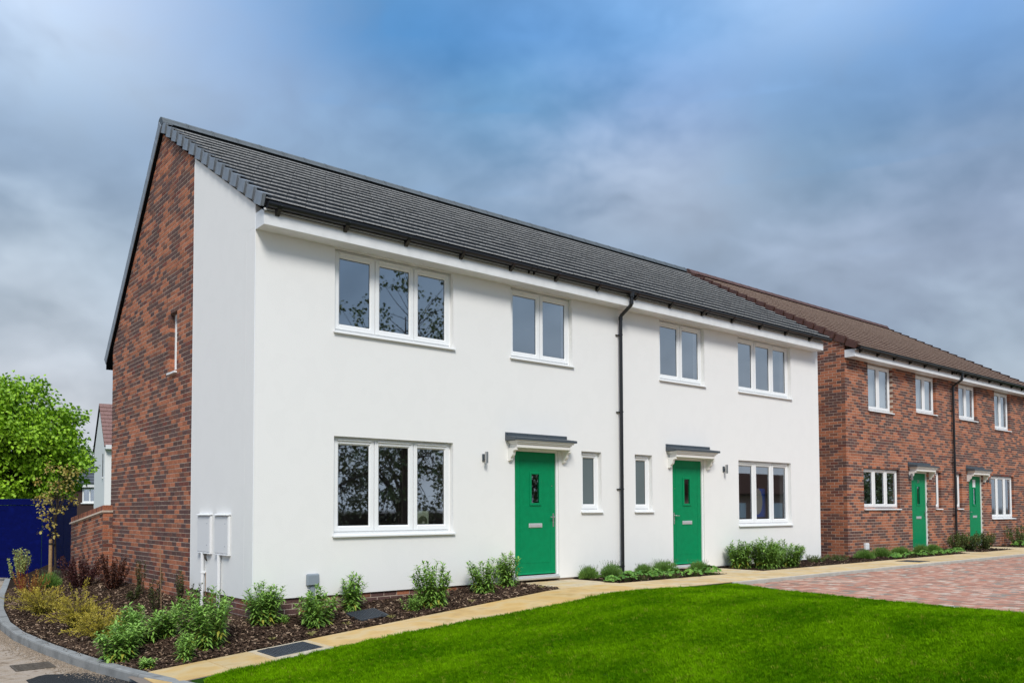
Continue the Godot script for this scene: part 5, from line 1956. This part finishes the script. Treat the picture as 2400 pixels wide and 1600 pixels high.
func tuft(label: String, x: float, z: float, h: float, w: float, sd: int) -> void:
	var t := thing("dry_tuft", label, "plant", at_bed(x, z), "dry straw-coloured tufts")
	var rng := RandomNumberGenerator.new()
	rng.seed = sd
	var lf := MB.new()
	for i in 26:
		var f := rng.randf() * TAU
		var d := Vector3(cos(f) * rng.randf_range(0.2, 0.9), 1.0, sin(f) * rng.randf_range(0.2, 0.9)).normalized()
		leaf(lf, Vector3(cos(f), 0, sin(f)) * 0.012, d, rdir(rng), (h + w * 0.3) * rng.randf_range(0.6, 1.1), 0.006, 0.5, mixc(Color(0.42, 0.34, 0.13), Color(0.22, 0.26, 0.06), rng.randf()))
	obj(t, "foliage", lf, M.leaf)

func tree(called: String, label: String, at: Vector3, trunk_h: float, trunk_r: float, mid: Vector3, rad: Vector3, clumps: int, per: int, clump_r: float, size: float, ca: Color, cb: Color, sd: int, group := "", shell := 0.55) -> void:
	var t := thing(called, label, "tree", at, group)
	var rng := RandomNumberGenerator.new()
	rng.seed = sd
	var wood := MB.new()
	var lf := MB.new()
	var nz := FastNoiseLite.new()
	nz.seed = sd
	nz.frequency = 0.9
	var fork := Vector3(0, trunk_h, 0)
	wood.tube([Vector3(0, -0.1, 0), Vector3(0.02, trunk_h * 0.4, 0.01), fork, mid + Vector3(0, rad.y * 0.55, 0)], [trunk_r * 1.25, trunk_r, trunk_r * 0.8, trunk_r * 0.12], 9, Color.WHITE, false)
	var limbs := []
	for i in 11:
		var d := rdir(rng)
		d.y = absf(d.y) * 0.9 + 0.1
		d = d.normalized()
		var a := fork.lerp(mid + Vector3(0, rad.y * 0.4, 0), rng.randf_range(0.0, 0.75))
		var e := mid + Vector3(d.x * rad.x, d.y * rad.y * 0.8 - rad.y * 0.15, d.z * rad.z) * rng.randf_range(0.55, 0.8)
		var m := a.lerp(e, 0.5) + Vector3(0, 0.08 * rad.y, 0) + rdir(rng) * 0.1
		wood.tube([a, m, e], [trunk_r * 0.42, trunk_r * 0.28, trunk_r * 0.10], 6, Color.WHITE, false)
		limbs.append(m)
		limbs.append(e)
	for i in clumps:
		var d := rdir(rng)
		var k := pow(rng.randf(), 1.0 / 3.0) * (1.0 - shell) + shell
		if rng.randf() < 0.3:
			k = rng.randf_range(0.25, 0.9)
		var out := 1.0 + 0.28 * nz.get_noise_3dv(d * 2.2)
		var c := mid + Vector3(d.x * rad.x, d.y * rad.y, d.z * rad.z) * k * out
		var near_: Vector3 = limbs[0]
		for q in limbs:
			if c.distance_squared_to(q) < c.distance_squared_to(near_):
				near_ = q
		wood.tube([near_, near_.lerp(c, 0.55) + rdir(rng) * minf(0.08, trunk_r), c], [trunk_r * 0.12, trunk_r * 0.07, minf(0.006, trunk_r * 0.05)], 4, Color.WHITE, false)
		var tone := rng.randf()
		for j in per:
			var o := rdir(rng) * clump_r * pow(rng.randf(), 0.5)
			o.y *= 0.75
			var ld := (rdir(rng) + Vector3(0, -0.3, 0) + o.normalized() * 0.7).normalized()
			var col := mixc(ca, cb, tone * 0.55 + rng.randf() * 0.45)
			leaf(lf, c + o, ld, (rdir(rng) + Vector3(0, 1.2, 0)).normalized(), size * rng.randf_range(0.7, 1.2), size * 0.8, 0.15, col)
	obj(t, "trunk", wood, M.bark)
	obj(t, "crown", lf, M.leaf)

func planting() -> void:
	var n := 1
	for e in [
		["tall bushy green perennial with lance leaves beside the lower meter pipes", -0.76, 0.54, 0.61, 0.66],
		["sprawling green perennial at the kerb edge, left of the path's end", -1.72, 0.27, 0.40, 0.40],
		["broad low green perennial behind the kerb-edge plant, beside the golden shrub", -1.32, -0.30, 0.43, 0.60],
		["tiny green rosette on the kerb where the path begins", -1.60, 0.92, 0.11, 0.18],
		["small green perennial alone in the mulch near the path end", -1.17, 0.89, 0.27, 0.26],
		["slender green perennial between the golden shrub and the bushy one", -1.01, -0.28, 0.34, 0.30],
		["tall leggy green perennial growing at the white house corner", 0.10, 0.16, 0.55, 0.48],
		["bushy green perennial in front of the small grey cable box", 0.62, 0.62, 0.48, 0.54],
		["narrow upright green perennial under the left ground floor window", 1.36, 0.26, 0.52, 0.30],
		["large bushy green perennial right of the mulch access cover", 2.44, 0.70, 0.63, 0.56],
		["low spreading green perennial at the foot of the large bushy one", 2.03, 0.76, 0.22, 0.33],
		["dense green perennial left of the first green door, second from it", 3.56, 0.45, 0.53, 0.44],
		["dense green perennial touching the first green door's frame", 4.22, 0.24, 0.52, 0.34],
		["leafy clump left of three under the right ground floor window", 10.55, 0.32, 0.52, 0.58],
		["leafy olive clump, middle one of three under the right ground floor window", 10.85, 0.70, 0.59, 0.72],
		["leafy clump right of three under the right ground floor window", 11.75, 0.62, 0.51, 0.85]]:
		leafy_plant(e[0], e[1], e[2], e[3] * (1.2 if e[1] < 0.0 else 1.1), e[4] * (1.35 if e[1] < 0.0 else 1.2), 200 + n, 0.9 if e[1] > 10.0 else 1.0)
		n += 1
	leafy_plant("tiny dark green weed in the mulch by the brick plinth", 0.32, 0.30, 0.13, 0.12, 260)
	golden_shrub("flat golden feathery shrub nearest the red-stemmed dogwood", -1.68, -4.44, 0.42, 1.0, 301)
	golden_shrub("tallest golden feathery shrub with upright spikes, middle of three", -1.62, -2.28, 0.82, 0.92, 302)
	golden_shrub("golden feathery shrub nearest the green perennials", -1.60, -1.10, 0.52, 0.80, 303)
	small_leaf_shrub("dogwood", "red-stemmed dogwood with pale green leaf tips by the blue hoarding", "", at_bed(-1.25, -8.7), 0.95, 0.72, 310, 22, 60, 0.045, Color(0.20, 0.26, 0.07), Color(0.42, 0.45, 0.16), Color(0.22, 0.03, 0.03), 0.35, 0.55)
	small_leaf_shrub("russet_shrub", "russet brown twiggy shrub at the dogwood's foot", "", at_bed(-1.3, -7.6), 0.52, 0.8, 311, 30, 46, 0.03, Color(0.26, 0.11, 0.02), Color(0.36, 0.24, 0.04), Color(0.2, 0.05, 0.03), 0.2, 0.05)
	lavender("small green mound beside the young tree's stake", -0.88, -8.1, 0.36, 0.45, 312)
	small_leaf_shrub("barberry", "dark purple-leaved barberry in front of the garden wall", "purple barberries", at_bed(-0.60, -6.8), 0.66, 0.8, 320, 40, 80, 0.04, Color(0.035, 0.012, 0.012), Color(0.10, 0.03, 0.025), Color(0.05, 0.02, 0.02), 0.3)
	small_leaf_shrub("barberry", "dark purple-leaved barberry against the brick gable", "purple barberries", at_bed(-0.34, -5.6), 0.66, 0.62, 321, 34, 80, 0.04, Color(0.04, 0.014, 0.012), Color(0.13, 0.045, 0.02), Color(0.05, 0.02, 0.02), 0.3)
	var k := 330
	for e in [
		["narrow column of dark ivy nearest the barberries, by the brick gable", -0.28, -4.09, 0.60, 0.14],
		["dark leaning ivy with a cane, in front of the brick gable", -0.54, -2.32, 0.60, 0.20],
		["dark ivy against the brick gable beside the first service pipe", -0.16, -2.42, 0.52, 0.16],
		["dark thorny shrub with bent twig tips between the two service pipes", -0.26, -1.15, 0.50, 0.34],
		["low dark ivy clump left of the ivy with the cane", -0.50, -3.7, 0.26, 0.26]]:
		small_leaf_shrub("ivy", e[0], "dark ivy shrubs by the gable", at_bed(e[1], e[2]), e[3], e[4], k, 7, 90, 0.03, Color(0.018, 0.03, 0.010), Color(0.085, 0.10, 0.022), Color(0.05, 0.03, 0.02), 0.1)
		k += 1
	cane("thin brown cane standing in front of the brick gable", at_bed(-0.50, -2.2), Vector3(-0.03, 0.98, 0.0))
	cane("thin brown cane standing in front of the second service pipe", at_bed(-0.24, -1.1), Vector3(0.0, 0.62, 0.02))
	k = 350
	for e in [
		["lavender mound nearest the first green door", 6.14, 0.20, 0.24, 0.35],
		["lavender mound just left of the black downpipe", 6.62, 0.30, 0.30, 0.42],
		["small lavender mound just right of the black downpipe", 7.55, 0.25, 0.22, 0.34],
		["widest lavender mound, left of the second green door", 8.20, 0.22, 0.27, 0.55],
		["lavender mound in front of the second green door", 8.88, 0.52, 0.24, 0.42],
		["leftmost lavender mound in front of the brick houses", 15.55, 0.45, 0.24, 0.50],
		["second lavender mound from the left in front of the brick houses", 16.6, 0.36, 0.27, 0.50],
		["third lavender mound from the left in front of the brick houses", 17.8, 0.30, 0.24, 0.54],
		["fourth lavender mound in front of the brick houses, left of their first door", 19.1, 0.25, 0.26, 0.42],
		["rightmost lavender mound, before the first door of the brick houses", 19.85, 0.25, 0.24, 0.50]]:
		lavender(e[0], e[1], e[2], e[3], e[4], k)
		k += 1
	k = 380
	for e in [
		["smallest scalloped ground cover clump at the left tip of the middle bed", 5.98 + 0.05, 0.88, 0.12, 0.27],
		["scalloped clump second from the left in the middle bed", 6.43, 0.88, 0.19, 0.33],
		["scalloped clump third from the left in the middle bed", 6.76, 0.92, 0.21, 0.34],
		["scalloped clump fourth from the left in the middle bed", 7.06, 0.98, 0.21, 0.34],
		["scalloped clump third from the right in the middle bed", 7.50, 1.00, 0.19, 0.40],
		["scalloped clump second from the right in the middle bed", 8.07, 1.00, 0.16, 0.40],
		["scalloped clump at the right tip of the middle bed", 8.64, 0.98, 0.20, 0.40],
		["first scalloped clump from the left in front of the brick houses", 16.37, 0.86, 0.14, 0.40],
		["second scalloped clump from the left in front of the brick houses", 17.17, 0.84, 0.15, 0.42],
		["third scalloped clump from the left in front of the brick houses", 18.01, 0.82, 0.15, 0.44],
		["third scalloped clump from the right in front of the brick houses", 18.87, 0.80, 0.14, 0.42],
		["second scalloped clump from the right in front of the brick houses", 19.58, 0.80, 0.14, 0.42],
		["scalloped clump at the right end of the row before the brick houses", 20.21, 0.78, 0.16, 0.38],
		["lone scalloped clump at the far right edge by the brick houses", 25.43, 0.60, 0.22, 0.5]]:
		ladys_mantle(e[0], e[1], e[2], e[3], e[4], k)
		k += 1
	small_leaf_shrub("creeping_shrub", "low creeping green shrub at the white house's far corner", "low creeping shrubs", at_bed(13.3, 0.45), 0.18, 0.55, 400, 30, 30, 0.03, Color(0.05, 0.10, 0.02), Color(0.13, 0.19, 0.04), Color(0.1, 0.07, 0.04), 0.1)
	small_leaf_shrub("creeping_shrub", "low creeping green shrub between the white and brick houses", "low creeping shrubs", at_bed(14.3, 0.42), 0.15, 0.6, 401, 30, 30, 0.03, Color(0.05, 0.10, 0.02), Color(0.14, 0.19, 0.05), Color(0.1, 0.07, 0.04), 0.1)
	k = 410
	for e in [
		["olive green bush right of the first door of the brick houses", 21.3, 0.35, 0.56, 0.62],
		["olive green bush below the brick houses' downpipe", 21.85, 0.45, 0.55, 0.68],
		["olive green bush in front of the second door of the brick houses", 22.8, 0.50, 0.54, 0.70],
		["tall olive bush under the brick houses' right window", 25.9, 0.40, 0.72, 1.0],
		["olive bush at the far right edge of the brick houses", 27.2, 0.40, 0.55, 0.9]]:
		small_leaf_shrub("olive_bush", e[0], "olive bushes by the brick houses", at_bed(e[1], e[2]), e[3], e[4], k, 46, 42, 0.05, Color(0.035, 0.07, 0.014), Color(0.15, 0.185, 0.05), Color(0.08, 0.06, 0.03), 0.1)
		k += 1
	k = 430
	for e in [
		["dry straw tuft left of the mulch access cover, by the path", 0.38, 0.98, 0.11, 0.11],
		["dry straw tuft just left of the mulch access cover", 0.95, 0.86, 0.10, 0.11],
		["dry straw tuft on the right edge of the mulch access cover", 1.58, 0.94, 0.09, 0.17],
		["dry straw tuft in front of the dense perennials", 2.99, 0.91, 0.07, 0.13],
		["dry straw tuft at the right tip of the front mulch bed", 4.45, 0.82, 0.06, 0.15],
		["dry straw tuft nearest the path cover, leftmost of all", -0.09, 0.86, 0.06, 0.13]]:
		tuft(e[0], e[1], e[2], e[3], e[4], k)
		k += 1
	# the young tree and its stake
	tree("young_tree", "young slender tree with sparse bronze green leaves by the blue hoarding", at_bed(-0.66, -8.88), 1.05, 0.026, Vector3(0.06, 1.75, 0.0), Vector3(0.48, 0.95, 0.48), 40, 15, 0.12, 0.06, Color(0.30, 0.20, 0.04), Color(0.40, 0.36, 0.09), 501, "", 0.3)
	var s := thing("tree_stake", "round pale timber stake supporting the young tree", "stake", at_bed(-0.74, -8.84))
	var sb := MB.new()
	sb.tube([Vector3(0, -0.1, 0), Vector3(0, 0.92, 0), Vector3(0, 0.94, 0)], [0.036, 0.034, 0.027], 10)
	obj(s, "post", sb, M.stake)
	var tie := MB.new()
	tie.tube([Vector3(0, 0.82, 0), Vector3(0.0, 0.86, 0)], [0.038, 0.038], 10)
	tie.cbox(Vector3(0.0, 0.825, -0.02), Vector3(0.08, 0.855, 0.02), 0.004)
	obj(s, "strap", tie, M.rubber)
	# trees behind
	tree("broad_tree", "broad bright green maple tree behind the blue hoarding", Vector3(0.3, -0.9, -21.3), 1.7, 0.16, Vector3(-0.1, 4.1, 0), Vector3(2.4, 2.25, 2.3), 430, 92, 0.44, 0.13, Color(0.12, 0.26, 0.010), Color(0.36, 0.58, 0.035), 511, "trees behind the hoarding", 0.5)
	tree("far_tree", "darker green tree partly hidden behind the maple and white house", Vector3(9.5, -0.9, -52.0), 2.0, 0.2, Vector3(0, 4.3, 0), Vector3(3.6, 2.6, 3.0), 150, 70, 0.42, 0.14, Color(0.045, 0.12, 0.012), Color(0.11, 0.22, 0.025), 512, "trees behind the hoarding", 0.5)
	# across the road, mirrored in the windows
	tree("street_tree", "tall open young-leaved tree across the road, mirrored in the windows", Vector3(13.0, -0.6, 16.5), 2.6, 0.17, Vector3(0, 6.7, 0), Vector3(3.6, 4.9, 3.2), 150, 26, 0.36, 0.15, Color(0.04, 0.07, 0.02), Color(0.10, 0.14, 0.04), 521, "trees across the road", 0.35)
	tree("dark_tree", "dense dark tree across the road, mirrored in the lower windows", Vector3(12.0, -0.6, 23.0), 1.2, 0.25, Vector3(0, 3.6, 0), Vector3(4.6, 3.4, 3.0), 90, 30, 0.6, 0.2, Color(0.05, 0.06, 0.025), Color(0.13, 0.14, 0.06), 522, "trees across the road", 0.3)
	tree("dark_tree", "third dense tree across the road, left of the others", Vector3(4.0, -0.6, 24.0), 1.2, 0.25, Vector3(0, 3.6, 0), Vector3(4.2, 3.4, 3.0), 90, 34, 0.6, 0.2, Color(0.05, 0.06, 0.025), Color(0.13, 0.14, 0.06), 524, "trees across the road", 0.3)
	tree("dark_tree", "fourth dense tree across the road, filling the gap behind", Vector3(18.5, -0.6, 25.5), 1.2, 0.25, Vector3(0, 3.6, 0), Vector3(4.6, 3.6, 3.0), 90, 34, 0.6, 0.2, Color(0.05, 0.06, 0.025), Color(0.13, 0.13, 0.06), 525, "trees across the road", 0.3)
	tree("dark_tree", "large dense tree far along the road, mirrored in the brick houses' windows", Vector3(82.0, -0.8, 34.0), 1.6, 0.3, Vector3(0, 5.0, 0), Vector3(11.0, 5.0, 4.0), 190, 44, 0.9, 0.4, Color(0.10, 0.15, 0.05), Color(0.25, 0.32, 0.12), 526, "trees across the road", 0.3)
	var fn := thing("boundary_fence", "brown boarded fence across the road, mirrored in the lower windows", "fence", Vector3(0.0, -0.7, 27.5))
	for i in 40:
		var fb := MB.new()
		fb.cbox(Vector3(-4.0 + i, 0.0, 0.0), Vector3(-3.01 + i, 1.75, 0.04), 0.005)
		obj(fn, "fence_board", fb, M.bark)
	tree("dark_tree", "second dense tree across the road, right of the first", Vector3(27.0, -0.6, 27.0), 1.4, 0.25, Vector3(0, 4.0, 0), Vector3(5.0, 3.6, 3.2), 170, 56, 0.65, 0.22, Color(0.05, 0.08, 0.02), Color(0.13, 0.18, 0.05), 523, "trees across the road", 0.3)
	var h := thing("bungalow", "low brick house with a brown roof across the road, mirrored in a window", "house", Vector3(66.0, -0.8, 34.0))
	var w := MB.new()
	w.cbox(Vector3(-12, 0, 0), Vector3(12, 3.5, 8), 0.01)
	obj(h, "wall", w, mat(0.36, 0.20, 0.14, 0.9))
	var r := MB.new()
	r.prism([Vector2(-0.4, 3.45), Vector2(4.0, 5.6), Vector2(8.4, 3.45), Vector2(8.4, 3.3), Vector2(-0.4, 3.3)], Vector3(-12.3, 0, 0), Vector3(0, 0, 1), Vector3(0, 1, 0), Vector3(24.6, 0, 0))
	obj(h, "roof", r, M.tile_brown)
	for x in [-7.0, -1.0, 5.0]:
		var g := MB.new()
		g.cbox(Vector3(x, 1.2, -0.03), Vector3(x + 1.8, 2.6, 0.0), 0.01)
		obj(h, "window", g, M.upvc)

func _ready() -> void:
	tone_noise = FastNoiseLite.new()
	tone_noise.seed = 17
	tone_noise.frequency = 1.15
	tone_noise.fractal_octaves = 3
	set_up()
	make_materials()
	make_ground()
	white_house()
	brick_house()
	garden_wall()
	hoarding()
	back_houses()
	planting()
